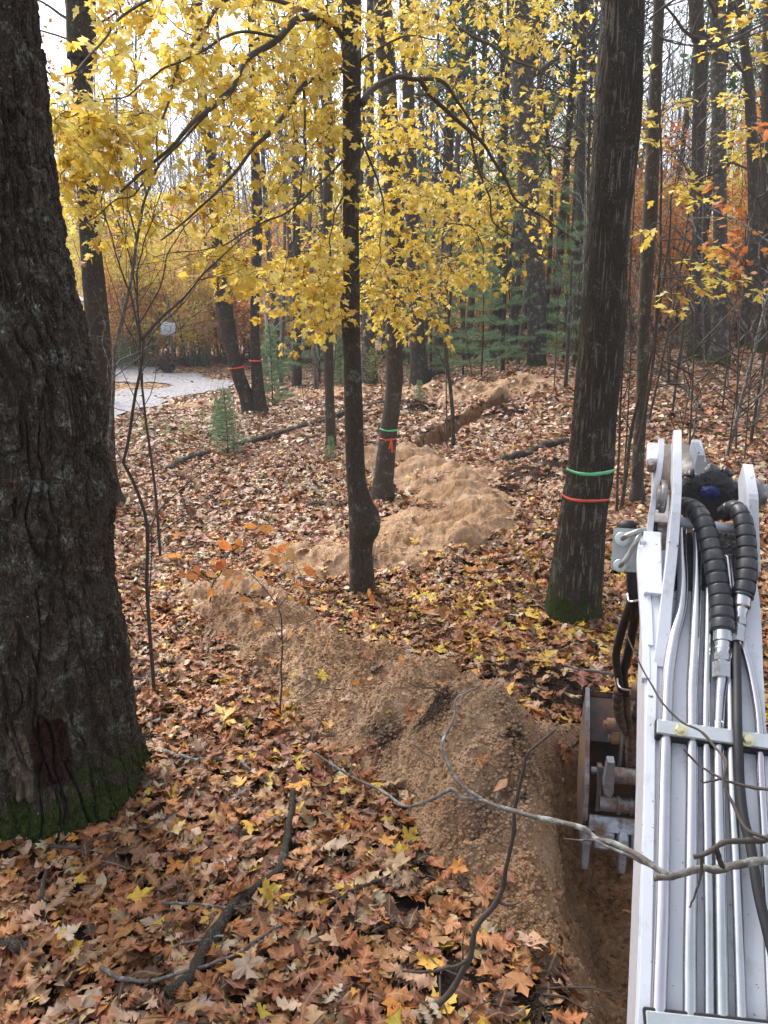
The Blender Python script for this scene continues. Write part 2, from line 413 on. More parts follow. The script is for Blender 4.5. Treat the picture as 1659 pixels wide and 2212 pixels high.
# ================================================================ ground sheet
def polar_grid(r0, r1, nr, th, name=None):
    r = r0*(r1/r0)**np.linspace(0, 1, nr); Rr, T = np.meshgrid(r, th, indexing='ij')
    x = Rr*np.sin(T); y = Rr*np.cos(T); k = len(th)
    i = np.arange(nr-1)[:, None]*k; j = np.arange(k-1)[None]
    Q = np.stack([i+j, i+k+j, i+k+j+1, i+j+1], -1).reshape(-1, 4)
    return x.ravel(), y.ravel(), Q
def humus_mat():
    m, nt, b = newmat('forest_floor'); v = ocoord(nt)
    n = noise(nt, v, 22, 6, .7); n2 = noise(nt, v, 6, 4, .6)
    hum = ramp(nt, n, [(.3, (.010, .007, .005)), (.55, (.045, .030, .020)), (.75, (.11, .070, .045))])
    vo = nd(nt, 'ShaderNodeTexVoronoi', Vector=v, Scale=9.5, Randomness=1.0)
    vcol = nd(nt, 'ShaderNodeSeparateColor', Color=vo.outputs['Color'])
    lc = ramp(nt, vcol.outputs[0], [(0, (.05, .025, .014)), (.35, (.20, .09, .045)), (.6, (.33, .19, .11)), (.8, (.50, .38, .27)), (.93, (.48, .32, .05)), (1, (.55, .26, .05))], 'CONSTANT')
    far = ramp(nt, mth(nt, 'MULTIPLY', attr(nt, 'far').outputs['Fac'], 1.0), [(0, (0, 0, 0)), (1, (1, 1, 1))])
    c = mixc(nt, far, hum, lc)
    sand = ramp(nt, mth(nt, 'ADD', mth(nt, 'MULTIPLY', n, .5), mth(nt, 'MULTIPLY', n2, .5)), [(.35, (.085, .045, .022)), (.5, (.17, .098, .052)), (.66, (.30, .19, .11))])
    s = attr(nt, 'sand').outputs['Fac']
    sf = ramp(nt, mth(nt, 'ADD', s, mth(nt, 'MULTIPLY', mth(nt, 'SUBTRACT', n2, .5), .5)), [(.4, (0, 0, 0)), (.6, (1, 1, 1))])
    c = mixc(nt, sf, c, sand)
    gs = attr(nt, 'green').outputs['Fac']
    gf = ramp(nt, mth(nt, 'ADD', gs, mth(nt, 'MULTIPLY', mth(nt, 'SUBTRACT', n, .5), 1.2)), [(.45, (0, 0, 0)), (.6, (1, 1, 1))])
    c = mixc(nt, mth(nt, 'MULTIPLY', gf, .7), c, (.13, .15, .045))
    setp(b, Base_Color=c, Roughness=.95, Specular_IOR_Level=.15)
    bump(nt, b, mth(nt, 'ADD', n, mth(nt, 'MULTIPLY', vo.outputs[0], .3)), .9, .03)
    return m
M['floor'] = humus_mat()
th = np.concatenate([np.linspace(-math.pi, -rad(52), 50)[:-1], np.linspace(-rad(52), rad(52), 620), np.linspace(rad(52), math.pi, 50)[1:]])
x, y, Q = polar_grid(.4, 700, 760, th)
mb = MB(); tr_ = trench(x, y); rr = np.hypot(x, y)
gz = ground(x, y) - .03*ss(tr_, .1, .3)*np.abs(fbm(x*9, y*9, o=3, seed=77))
DRV = [tuple(gpt(*q)[:2]) for q in ((200, 925), (300, 888), (350, 878), (430, 856), (500, 842), (509, 830), (500, 822), (455, 812), (395, 803), (330, 796), (270, 790), (190, 786))]
DRV = np.array(DRV+[(-26, 44), (-40, 40), (-40, 12), (-13, 13)])
def inpoly(x, y, P):
    c = np.zeros(np.shape(x), bool); j = len(P)-1
    for i in range(len(P)):
        a, b_ = P[i], P[j]
        with np.errstate(divide='ignore', invalid='ignore'):
            m = ((a[1] > y) != (b_[1] > y)) & (x < (b_[0]-a[0])*(y-a[1])/(b_[1]-a[1]+1e-12)+a[0])
        c ^= m; j = i
    return c
near_drive = np.exp(-((x+5)/5)**2-((y-15)/4)**2)*.9
mb.add(np.stack([x, y, gz], 1), None, Q, sand=ss(tr_, .05, .2), far=ss(rr, 9, 22), green=near_drive)
tag(mb.build('ground', M['floor']), kind='structure')
# gravel turning pad
def gravel_mat():
    m, nt, b = newmat('gravel'); v = ocoord(nt)
    vo = nd(nt, 'ShaderNodeTexVoronoi', Vector=v, Scale=22); n = noise(nt, v, .7, 4, .6); n3 = noise(nt, v, 9, 5, .7)
    c = ramp(nt, mth(nt, 'ADD', mth(nt, 'MULTIPLY', nd(nt, 'ShaderNodeSeparateColor', Color=vo.outputs['Color']).outputs[0], .5), mth(nt, 'MULTIPLY', n3, .5)), [(.25, (.15, .145, .155)), (.5, (.27, .265, .28)), (.75, (.42, .41, .43))])
    c = mixc(nt, ramp(nt, n, [(.5, (0, 0, 0)), (.7, (.35, .35, .35))]), c, (.30, .26, .20))
    setp(b, Base_Color=c, Roughness=.9, Specular_IOR_Level=.2); bump(nt, b, vo.outputs[0], .6, .02); return m
M['gravel'] = gravel_mat()
gx = np.arange(-40, 0, .22); gy = np.arange(11, 46, .22); X, Y = np.meshgrid(gx, gy, indexing='ij'); k = len(gy)
i = np.arange(len(gx)-1)[:, None]*k; j = np.arange(k-1)[None]; Q = np.stack([i+j, i+k+j, i+k+j+1, i+j+1], -1).reshape(-1, 4)
xx, yy = X.ravel(), Y.ravel(); wob = .35*fbm(xx*.9, yy*.9, o=3, seed=90)
ins = inpoly(xx+wob, yy+wob, DRV)
gm = ins[Q].all(1)
isl = gpt(215, 838); island = np.hypot((xx-isl[0])/3.0, (yy-isl[1])/1.3)+.5*wob < 1          # grassy strip in the gravel
gm &= ~island[Q].any(1)
mb = MB(); mb.add(np.stack([xx, yy, ground(xx, yy)+.035], 1), None, Q[gm])
tag(mb.build('gravel_drive', M['gravel']), kind='structure')

# ================================================================ spoil heaps
def spoil(name, L, r0, r1, nr, th, label, cat, sel, darkf, clods=0, seed=31):
    x, y, Q = polar_grid(r0, r1, nr, th)
    m = mound(x, y, L, seed); keep = (m[Q] > -.02).any(1) & sel(x, y)[Q].all(1)
    Q = Q[keep]; u, inv = np.unique(Q.ravel(), return_inverse=True); x, y, m = x[u], y[u], m[u]; Q = inv.reshape(-1, 4)
    z = ground(x, y)+np.where(m > 0, mound_rough(x, y, m), np.maximum(m*2, -.06))
    mb = MB(); mb.add(np.stack([x, y, z], 1), None, Q, dark=darkf(x, y))
    if clods:
        c = R.choice(len(x), clods); c = c[m[c] > .02]; n = len(c)
        Vt = np.array([(1, 0, 0), (-1, 0, 0), (0, 1, 0), (0, -1, 0), (0, 0, 1), (0, 0, -1), (.6, .6, .5), (-.6, .6, .5), (-.6, -.6, .5), (.6, -.6, .5)], float)
        Ft = np.array([(0, 6, 9), (2, 7, 6), (1, 8, 7), (3, 9, 8), (4, 9, 6), (4, 6, 7), (4, 7, 8), (4, 8, 9), (0, 2, 6), (2, 1, 7), (1, 3, 8), (3, 0, 9), (2, 0, 5), (1, 2, 5), (3, 1, 5), (0, 3, 5)])
        s = .0035+.009*R.random(n)**3; P = np.stack([x[c], y[c], z[c]], 1)
        V = Vt[None]*(1+.5*(R.random((n, 10, 3))-.5))*s[:, None, None]+P[:, None]
        mb.add(V.reshape(-1, 3), (Ft[None]+np.arange(n)[:, None, None]*10).reshape(-1, 3), None, dark=np.repeat(darkf(P[:, 0], P[:, 1])*.8, 10))
    return tag(mb.build(name, M['soil']), label, cat, 'soil thrown up along the trench')
thn = np.linspace(-rad(40), rad(40), 900)
def blob(px, py, r, h=.2):
    p = gpt(px, py, h); return lambda x, y: np.exp(-((x-p[0])**2+(y-p[1])**2)/(r*r))
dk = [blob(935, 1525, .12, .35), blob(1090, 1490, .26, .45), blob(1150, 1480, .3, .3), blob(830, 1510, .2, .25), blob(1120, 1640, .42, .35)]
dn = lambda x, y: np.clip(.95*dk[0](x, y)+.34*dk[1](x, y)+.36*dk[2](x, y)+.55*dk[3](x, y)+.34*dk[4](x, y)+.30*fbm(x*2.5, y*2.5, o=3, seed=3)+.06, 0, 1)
def split(a, b): return lambda x, y: (y >= a) & (y < b)
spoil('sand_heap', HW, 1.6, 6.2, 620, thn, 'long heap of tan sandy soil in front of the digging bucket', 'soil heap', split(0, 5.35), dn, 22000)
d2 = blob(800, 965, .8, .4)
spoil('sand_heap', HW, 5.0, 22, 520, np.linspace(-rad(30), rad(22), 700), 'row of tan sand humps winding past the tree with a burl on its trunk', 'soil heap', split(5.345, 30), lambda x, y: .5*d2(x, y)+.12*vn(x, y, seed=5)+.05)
spoil('sand_heap', HF, 15, 30, 180, np.linspace(-rad(24), rad(24), 520), 'low far ridge of pinkish sand below the pines and along the gravel', 'soil heap', split(0, 60), lambda x, y: .2+.3*vn(x*1.5, y*1.5, seed=8), seed=61)
HD_ALL = HD
for nm_, idx_, lb_ in (('a', (0,), 'dark clump of dug topsoil behind the ribboned leaning tree'), ('b', (1,), 'dark loose topsoil at the far end of the cut trench'), ('c', (2, 4), 'dark bare topsoil in front of the charred looking log'),
                       ('d', (3,), 'small dark topsoil clump right of the mid sand humps'), ('e', (5, 6), 'dark topsoil spread behind the nearest sand peak by the bucket'), ('f', (7,), 'dark rooty topsoil at the trench edge along the bottom of the frame')):
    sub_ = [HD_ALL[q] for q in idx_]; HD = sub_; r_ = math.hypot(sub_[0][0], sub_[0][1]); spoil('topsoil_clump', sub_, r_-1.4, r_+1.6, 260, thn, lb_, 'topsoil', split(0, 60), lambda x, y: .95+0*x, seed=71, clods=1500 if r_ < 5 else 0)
HD = HD_ALL
SPM = lambda x, y: np.maximum(np.maximum(mound(x, y, HW), mound(x, y, HD, 71)+.0), mound(x, y, HF, 61))
HDM = lambda x, y: mound(x, y, HD, 71)

# cut faces of the trench, crumbly soil over the sheet
def lining(r0, r1, nr, th, amp, sel, clods, dark_fn):
    x, y, Q = polar_grid(r0, r1, nr, th); t = trench(x, y); keep = (t[Q] > .012).all(1) & sel(x, y)[Q].all(1); Q = Q[keep]; u, inv = np.unique(Q.ravel(), return_inverse=True); x, y, t = x[u], y[u], t[u]; Q = inv.reshape(-1, 4)
    f = ss(t, .01, .08); lay = .02*np.sin(ground(x, y)*38+3*fbm(x*2, y*2, seed=7))
    z = ground(x, y)+.006+f*(amp*(.6+fbm(x*5, y*5, o=3, seed=81))+.45*amp*np.abs(fbm(x*17, y*17, o=3, seed=83))+.18*amp*fbm(x*50, y*50, o=2, seed=85)+lay*.5)
    dkk = dark_fn(x, y, t); mb = MB(); xo = x+f*.025*fbm(x*11, y*11, o=2, seed=87); mb.add(np.stack([xo, y, z], 1), None, Q, dark=dkk)
    c = R.choice(len(x), clods); n = len(c); Vt = np.array([(1, 0, 0), (-1, 0, 0), (0, 1, 0), (0, -1, 0), (0, 0, 1), (0, 0, -1)], float); Ft = np.array([(0, 2, 4), (2, 1, 4), (1, 3, 4), (3, 0, 4), (2, 0, 5), (1, 2, 5), (3, 1, 5), (0, 3, 5)])
    s = .004+.016*R.random(n)**4; P = np.stack([xo[c], y[c], z[c]], 1); V = Vt[None]*(1+.6*(R.random((n, 6, 3))-.5))*s[:, None, None]+P[:, None]
    mb.add(V.reshape(-1, 3), (Ft[None]+np.arange(n)[:, None, None]*6).reshape(-1, 3), None, dark=np.repeat(dkk[c], 6)); return tag(mb.build('trench_path', M['soil_cut']), kind='structure')
M['soil_cut'] = soil_mat('cut_soil', (.10, .052, .024), (.20, .112, .058), (.34, .215, .125))  # darker brown than the heap soil, used on the trench faces
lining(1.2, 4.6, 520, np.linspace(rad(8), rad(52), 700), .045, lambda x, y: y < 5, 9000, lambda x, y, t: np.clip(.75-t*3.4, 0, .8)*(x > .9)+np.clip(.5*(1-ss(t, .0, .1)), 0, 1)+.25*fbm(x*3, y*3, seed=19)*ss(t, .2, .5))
lining(9, 24, 300, np.linspace(-rad(4), rad(16), 420), .05, lambda x, y: y > 5, 1500, lambda x, y, t: .25+.6*ss(t, .35, .6)+.3*fbm(x*2, y*2, seed=19))  # far trench: soil colour gets darker towards the bottom
# ================================================================ leaves
def t_fan(half, c):
    L = [(-a, b) for a, b in half[::-1][:-1]]; P = np.array([(0, c)]+half+L[:-1] if half[0][0] == 0 else [(0, c)]+half+L, float)
    n = len(P)-1; i = np.arange(n)+1; F = np.stack([np.zeros(n, int), i, np.r_[i[1:], 1]], 1)
    return np.c_[P, np.zeros(len(P))], F
def t_strip(st):                                           # stations (y, halfwidth, forward shift)
    V = []; F = []
    for yy, w_, f in st: V += [(-w_, yy+f, 0), (0, yy, 0), (w_, yy+f, 0)]
    for k in range(len(st)-1):
        a = 3*k
        F += [(a, a+1, a+4), (a, a+4, a+3), (a+1, a+2, a+5), (a+1, a+5, a+4)]
    return np.array(V, float), np.array(F)
MAPLE = t_fan([(0, .06), (.14, .0), (.40, .0), (.29, .13), (.27, .21), (.44, .27), (.50, .38), (.64, .50), (.47, .50), (.40, .58), (.17, .50), (.22, .66), (.27, .74), (.14, .80), (0, 1.04)], .36)
MAPLE_S = t_fan([(0, .06), (.38, .0), (.27, .2), (.62, .5), (.36, .56), (.17, .50), (.24, .76), (0, 1.04)], .36)
OAK = t_strip([(0, .006, 0), (.10, .012, 0), (.15, .06, 0), (.22, .20, .07), (.27, .06, .02), (.38, .30, .10), (.40, .32, .05), (.46, .09, .03), (.55, .36, .11), (.59, .32, .04), (.66, .10, .03), (.73, .27, .09), (.79, .20, .03), (.84, .08, .03), (.90, .12, .04), (1.0, .01, 0)])
OAK_S = t_strip([(0, .01, 0), (.22, .22, .05), (.30, .06, .02), (.42, .33, .08), (.50, .10, .02), (.62, .34, .08), (.70, .1, .02), (.82, .2, .05), (1, .01, 0)])
BEECH = t_strip([(0, .01, 0), (.15, .16, 0), (.35, .27, 0), (.6, .25, 0), (.8, .14, 0), (1, .005, 0)])
LANCE = t_strip([(0, .01, 0), (.3, .16, 0), (.65, .13, 0), (1, .0, 0)])
QUAD = (np.array([(0, 0, 0), (.38, .45, .08), (0, 1, 0), (-.38, .5, .08)], float), np.array([(0, 1, 2), (0, 2, 3)]))
def leaves(mb, tpl, P, X, Yd, size, col, curl=.25):
    """P positions, Yd leaf axis, X rough side direction, per leaf."""
    V, F = tpl; n = len(P); k = len(V)
    Yd = Yd/(np.linalg.norm(Yd, axis=1)[:, None]+1e-9); Zd = np.cross(X, Yd); Zd /= np.linalg.norm(Zd, axis=1)[:, None]+1e-9; X = np.cross(Yd, Zd)
    a = R.normal(0, curl, (n, 1))*1.4; b = R.normal(0, curl, (n, 1)); c = R.normal(0, curl, (n, 1))
    vx, vy = V[None, :, 0], V[None, :, 1]
    z = a*vx*vx+b*(vy-.4)**2+c*vx*(vy-.5)+V[None, :, 2] + curl*.16*np.sin(vx*(11+5*a)+vy*9+c*20)
    vx2 = vx*(1-.25*np.abs(a)*np.abs(vx))*np.ones((n, 1)); vy2 = (vy-.4)*np.ones((n, 1))
    W = P[:, None]+size[:, None, None]*(vx2[..., None]*X[:, None]+vy2[..., None]*Yd[:, None]+z[..., None]*Zd[:, None])
    off = R.random((n, 1, 2))*0
    luv = np.concatenate([np.broadcast_to(V[None, :, :2], (n, k, 2))+off, np.zeros((n, k, 1))], 2)
    mb.add(W.reshape(-1, 3), (F[None]+np.arange(n)[:, None, None]*k).reshape(-1, 3), None, col=np.repeat(col, k, 0), luv=luv.reshape(-1, 3))
PAL = np.array([(.35, .125, .040), (.42, .19, .075), (.50, .31, .175), (.56, .40, .27), (.20, .085, .04), (.085, .040, .022), (.66, .42, .06), (.58, .25, .04), (.62, .50, .33), (.30, .12, .075)])
def pick(n, wts, jit=.18):
    wts = np.asarray(wts, float)
    if wts.ndim == 1: idx = R.choice(len(PAL), n, p=wts/wts.sum())
    else:
        cw = np.cumsum(wts/wts.sum(1)[:, None], 1); idx = (R.random(n)[:, None] > cw).sum(1).clip(0, len(PAL)-1)
    c = .9*PAL[idx]*(1+jit*R.normal(0, 1, (n, 1)))*(1+.06*R.normal(0, 1, (n, 3)))
    return np.clip(c, .004, .85), idx
def litter(mb, n, r0, r1, tpls, size, tilt, curl, lift, amax=40):
    r = np.sqrt(R.random(n)*(r1*r1-r0*r0)+r0*r0); a = rad(amax)*(2*R.random(n)-1); x = r*np.sin(a); y = r*np.cos(a)
    sm = SPM(x, y); t = trench(x, y)
    keep = ((sm < .0) & (t < .06)) | (R.random(n) < .022*((sm < .35) & (t < .1))) | ((t > .1) & (R.random(n) < .006)) | ((sm < .35) & (r > 14) & (R.random(n) < .35)) | ((sm < .03) & (R.random(n) < .35) & (t < .1))
    keep |= (HDM(x, y) > 0) & (mound(x, y, HW) < 0) & (t < .05) & (R.random(n) < .22)
    bare = fbm(x/1.1, y/1.1, o=2, seed=55) > 1.05
    keep &= ~(bare & (R.random(n) < .55))
    dd = inpoly(x, y, DRV); keep &= ~(dd & (R.random(n) < .97))
    keep &= ~((np.hypot(x+1.62, y-3.35) < .36))
    x, y, sm = x[keep], y[keep], sm[keep]; n = len(x)
    e = .05; g0 = ground(x, y); gx = (ground(x+e, y)-g0)/e; gy = (ground(x, y+e)-g0)/e
    z = g0+np.maximum(sm*1.0, 0)+lift*R.random(n)+.012
    yaw = R.random(n)*2*math.pi; tl = R.normal(0, tilt, n); tr2 = R.normal(0, tilt, n)
    d = np.stack([np.cos(yaw), np.sin(yaw), tl+gx*np.cos(yaw)+gy*np.sin(yaw)], 1); X = np.stack([np.sin(yaw), -np.cos(yaw), tr2+gx*np.sin(yaw)-gy*np.cos(yaw)], 1)
    # more yellow around the big tree on the right, redder in the middle distance
    yel = np.exp(-((x-1.4)/1.9)**2-((y-5.2)/1.7)**2); mid = ss(r[keep], 4.5, 9)
    one = np.ones(n)
    W = np.stack([3.0*one-1.6*mid, 2.6*one-1.0*mid, 1.6*one+.2*mid, .6*one+1.5*mid, 1.4*one+.5*mid, .9*one+.9*mid, .42*one+3.0*yel-.15*mid, .45*one+.3*yel, .2*one+.8*mid, .9*one+1.6*mid], 1)
    col, idx = pick(n, W)
    big = np.isin(idx, (6, 7))
    f = R.random(n); assign = np.where(big, 0, np.where(f < .66, 1, np.where(f < .86, 0, 2)))
    sz = size*(.5+.6*R.random(n)+.55*R.random(n)**4)*np.where(assign == 1, 1.38, np.where(assign == 2, .8, .85))
    for k, tp in enumerate(tpls):
        s = assign == k
        if s.any(): leaves(mb, tp, np.stack([x, y, z], 1)[s], X[s], d[s], sz[s], col[s], curl)
mb = MB()
litter(mb, 24000, 1.2, 7, (MAPLE, OAK, BEECH), .098, .28, .36, .045)
litter(mb, 36000, 6.6, 13, (MAPLE_S, OAK_S, LANCE), .105, .34, .4, .035, 36)
litter(mb, 34000, 12.6, 19, (LANCE, QUAD, QUAD), .095, .38, .3, .04, 34)
litter(mb, 60000, 18.5, 36, (QUAD, QUAD, QUAD), .115, .38, .3, .04, 34)
tag(mb.build('fallen_leaves', M['leaf']), kind='stuff')
# ================================================================ trees with traced trunks
def trunk_path(edges, Y, lean=None):
    P = []; Rr = []
    for k, (py, xl, xr) in enumerate(edges):
        p = aty((xl+xr)/2, py, Y); d = np.dot(p-CAM, FW); P.append(p); Rr.append((xr-xl)/2*d/FPX)
    return np.array(P), np.array(Rr)
def trunk_mesh(P, r, k=28, dz=.03, rough=.03, flare=0, moss_h=.25, seed=0, ridge=0.0, bark_f=26, extra=None, mossk=1.0):
    L = np.linalg.norm(np.diff(P, axis=0), axis=1).sum(); n = max(4, int(L/dz))
    c = resamp(np.c_[P, r], n); Q = c[:, :3]; rr = np.maximum(c[:, 3], .002)
    _, T, N1, N2 = frames(Q); a = np.arange(k)*2*math.pi/k
    zrel = Q[:, 2]-Q[:, 2].min(); ca, sa = np.cos(a)[None], np.sin(a)[None]
    rad_ = rr[:, None]*(1+rough*fbm(ca*1.3+seed, sa*1.3+zrel[:, None]*.0, zrel[:, None]*2.2, o=2, seed=seed)+rough*.8*fbm(ca*3+seed, sa*3, zrel[:, None]*6, o=2, seed=seed+3))
    if flare: rad_ = rad_+flare*np.exp(-zrel/.16)[:, None]*(1+.55*np.sin(a*4+seed)[None]+.3*np.sin(a*7+seed*2)[None])
    if ridge:
        R0 = rr[:, None]; w_ = a[None]*R0.mean()*bark_f; wz = zrel[:, None]*bark_f*.12
        cx, cy = ca*R0.mean()*bark_f, sa*R0.mean()*bark_f
        ox = .45*fbm(cx*.4, cy*.4, wz*1.5, o=2, seed=seed+9)
        nn = np.abs(fbm(cx+ox, cy+ox, wz, o=2, seed=seed+11)); rid = np.minimum(nn*4.5, 1.0)
        nn2 = np.abs(fbm(cx*.6+5, cy*.6+ox, wz*3.5, o=1, seed=seed+13)); rid = rid*(.6+.4*np.minimum(nn2*6, 1))
        rid = rid+.25*fbm(cx*3, cy*3, wz*10, o=2, seed=seed+15)
        rad_ = rad_+ridge*(rid-.75)
    if extra is not None: rad_ = rad_+extra(a[None], zrel[:, None], Q[:, 2][:, None])
    V = Q[:, None]+rad_[..., None]*(np.cos(a)[None, :, None]*N1[:, None]+np.sin(a)[None, :, None]*N2[:, None])
    i = np.arange(n-1)[:, None]*k; j = np.arange(k)[None]; j2 = (j+1) % k
    F = np.stack([i+j, i+j2, i+k+j2, i+k+j], -1).reshape(-1, 4)
    V = V.reshape(-1, 3); t = np.concatenate([np.stack([np.full(k, n*k+1), (n-1)*k+np.arange(k), (n-1)*k+(np.arange(k)+1) % k], 1)])
    V = np.concatenate([V, Q[:1], Q[-1:]])
    mo = np.clip((1.25-zrel/max(moss_h, 1e-3)), -1, 1)*.95*mossk; mo = np.repeat(mo, k)+.12*np.tile(np.sin(a+seed), n)
    if mossk <= 0: mo = mo*0-2
    mo = np.r_[mo, -1, -1]
    # faces ordered bottom->top or top->bottom: make them face out
    if Q[-1, 2] < Q[0, 2]: F = F[:, ::-1]
    F = F if np.dot(np.cross(V[F[0][1]]-V[F[0][0]], V[F[0][2]]-V[F[0][1]]), V[F[0][0]]-Q[0]) > 0 else F[:, ::-1]
    return V, t, F, mo, rad_
def wiggle(p0, p1, n, amp, seed):
    t = np.linspace(0, 1, n)[:, None]; P = p0+(p1-p0)*t; L = np.linalg.norm(p1-p0); s = np.linspace(0, 3, n)+seed*3.7
    W = np.stack([vn(s, s*0+1.3, seed=seed), vn(s, s*0+7.1, seed=seed+1), vn(s, s*0+3.3, seed=seed+2)], 1)*amp*L*np.sin(t*math.pi*.5)
    return P+W
def branchset(mb, P, r, lo, count, length, up=.5, sub=3, seed=0, kseg=5, spread=None):
    """branches along the polyline P from fraction lo upwards; returns tip nodes"""
    rs = np.random.default_rng(seed+500); L = len(P); nodes = []
    for b in range(count):
        f = lo+(1-lo)*(b+rs.random())/count; i = min(int(f*(L-1)), L-2); q = P[i]+(P[i+1]-P[i])*(f*(L-1)-i)
        a = rs.random()*2*math.pi if spread is None else spread[0]+(rs.random()-.5)*spread[1]
        ln = length*(.5+.8*rs.random())*(1-.5*f); u = up*(.5+rs.random())
        d = np.array([math.cos(a), math.sin(a), u]); d /= np.linalg.norm(d)
        br = wiggle(q, q+d*ln, 9, .14, seed+b*5); rb = max(.004, r(f)*(.25+.2*rs.random()))
        tube(mb, br, np.linspace(rb, rb*.25, 9), kseg, False, moss=0)
        nodes += [(br[k], br[k]-br[k-1], b) for k in range(3, 9)]
        for s_ in range(sub):
            k = rs.integers(2, 8); dd = d+rs.normal(0, .55, 3); dd[2] += .15; dd /= np.linalg.norm(dd); l2 = ln*(.25+.35*rs.random())
            b2 = wiggle(br[k], br[k]+dd*l2, 6, .16, seed+b*5+s_); tube(mb, b2, np.linspace(rb*.45, rb*.12, 6), 3, False, moss=0)
            nodes += [(b2[m], b2[m]-b2[m-1], b) for m in range(2, 6)]
            for s3 in range(2):
                k3 = rs.integers(1, 5); dd = d+rs.normal(0, .7, 3); dd /= np.linalg.norm(dd)
                b3 = wiggle(b2[k3], b2[k3]+dd*l2*.6, 4, .15, seed+b+s3+s_); tube(mb, b3, np.linspace(rb*.2, rb*.06, 4), 3, False, moss=0)
                nodes += [(b3[m], b3[m]-b3[m-1], b) for m in range(1, 4)]
    return nodes
def leafcloud(mb, nodes, n, size, col, tpl=QUAD, spread=.12, flat=.5, seed=0, curl=.2, jit=.12):
    rs = np.random.default_rng(seed+900); idx = rs.integers(0, len(nodes), n)
    P = np.array([nodes[i][0] for i in idx])+rs.normal(0, spread, (n, 3))
    out = rs.normal(0, 1, (n, 3)); out[:, 2] = out[:, 2]*.35-.35
    X = rs.normal(0, 1, (n, 3)); X[:, 2] *= flat
    col = np.asarray(col, float); ci = rs.integers(0, len(col), n); c = np.clip(col[ci]*(1+jit*rs.normal(0, 1, (n, 1)))*(1+.05*rs.normal(0, 1, (n, 3))), .003, .9)
    leaves(mb, tpl, P, X, out, size*(.6+.7*rs.random(n)), c, curl)

def tree(name, label, edges, Y, bark, top_ext=4.0, flare=.05, moss_h=.25, k=28, dz=.04, seed=0, group=None, cat='tree', br=None, ridge=0, rough=.03, foliage=None, ground_fix=True, extra=None, ext_dir=None, bark_f=26, mossk=1.0):
    P, r = trunk_path(edges, Y)
    # extend above the frame and into the soil
    d = (P[0]-P[min(2, len(P)-1)]); d /= np.linalg.norm(d)
    if ext_dir is not None: d = np.array(ext_dir, float); d /= np.linalg.norm(d)
    if top_ext: P = np.concatenate([[P[0]+d*top_ext+np.array([0, 0, .0])], P]); r = np.r_[max(r[0]*.55, .01), r]
    b = P[-1].copy(); gz_ = float(ground(b[0], b[1])); 
    P = np.concatenate([P, [[b[0], b[1], min(gz_, b[2])-.22]]]); r = np.r_[r, r[-1]*1.05]
    P = P[::-1]; r = r[::-1]
    t = thing(name, (b[0], b[1], gz_), label, cat, group)
    V, T3, F, mo, rd = trunk_mesh(P, r, k, dz, rough, flare, moss_h+.22, seed, ridge, extra=extra, bark_f=bark_f, mossk=mossk)
    mb = MB(); at_ = {}
    if extra is not None:
        n_ = (len(V)-2)//k; aa = np.tile(np.arange(k)*2*math.pi/k, n_); zz = V[:-2, 2]; wb = .25*fbm(aa*9, zz*9, o=2, seed=3)
        at_ = dict(scar=np.r_[np.exp(-(((aa-5.22)/.21)**4))*np.exp(-(((zz-.40)/.17)**4))+wb*.5, 0, 0], pale=np.r_[np.exp(-(((aa-4.88)/.12)**4))*np.exp(-(((zz-.38)/.18)**4))+wb*.5, 0, 0])
        at_['scar'][:-2][(np.abs(aa-5.22) > .35) | (np.abs(zz-.4) > .3)] = 0; at_['pale'][:-2][(np.abs(aa-4.88) > .22) | (np.abs(zz-.38) > .3)] = 0
    mb.add(V, T3, F, moss=mo, **at_); mb.build('trunk', M[bark], t)
    if br:
        Lr = resamp(P, 30); mb = MB(); rt = lambda f: float(np.interp(f, np.linspace(0, 1, len(r)), r))
        nodes = branchset(mb, Lr, rt, br.get('lo', .5), br.get('n', 12), br.get('len', 2.0), br.get('up', .5), br.get('sub', 3), seed, spread=br.get('spread'))
        mb.build('branches', M[br.get('mat', 'twig')], t)
        if foliage:
            mb = MB(); leafcloud(mb, nodes, foliage['n'], foliage['size'], foliage['col'], foliage.get('tpl', QUAD), foliage.get('spread', .12), .6, seed)
            mb.build('foliage', M[foliage.get('mat', 'leaf_far')], t)
    return t, P, r
# --- the big oak at the left edge, with the scar at its foot
def oak_extra(a, zr, z):
    # a swelling at 1.3 m and a hollow scar near the foot, facing the camera
    e = .05*np.exp(-((z-1.45)/.22)**2)*np.maximum(0, np.cos(a-.2))
    e = e - .018*np.exp(-((z-1.15)/.3)**2)
    sc = np.exp(-(((a-(5.22))/.21)**4))*np.exp(-(((z-.40)/.17)**4))
    return e - .06*sc - .016*np.exp(-(((a-4.88)/.13)**4))*np.exp(-(((z-.38)/.19)**4)) + .03*np.exp(-(((a-4.1)/.25)**2)-((z-.1)/.25)**2)
OE = [(0, -250, 62), (100, -245, 76), (300, -225, 98), (480, -215, 120), (640, -205, 152), (800, -190, 193), (880, -180, 214), (960, -175, 208), (1130, -160, 222), (1250, -150, 240), (1400, -120, 262), (1560, -95, 282), (1650, -80, 300), (1720, -75, 322), (1770, -70, 345)]
t_oak, Pk, rk = tree('oak_tree', 'massive furrowed oak trunk at the left edge with mossy foot and a dark bark scar', OE, 3.3, 'bark_oak', 5, .07, .50, 760, .0050, 3, None, 'tree', None, .036, .022, bark_f=30, extra=oak_extra, mossk=1.05)
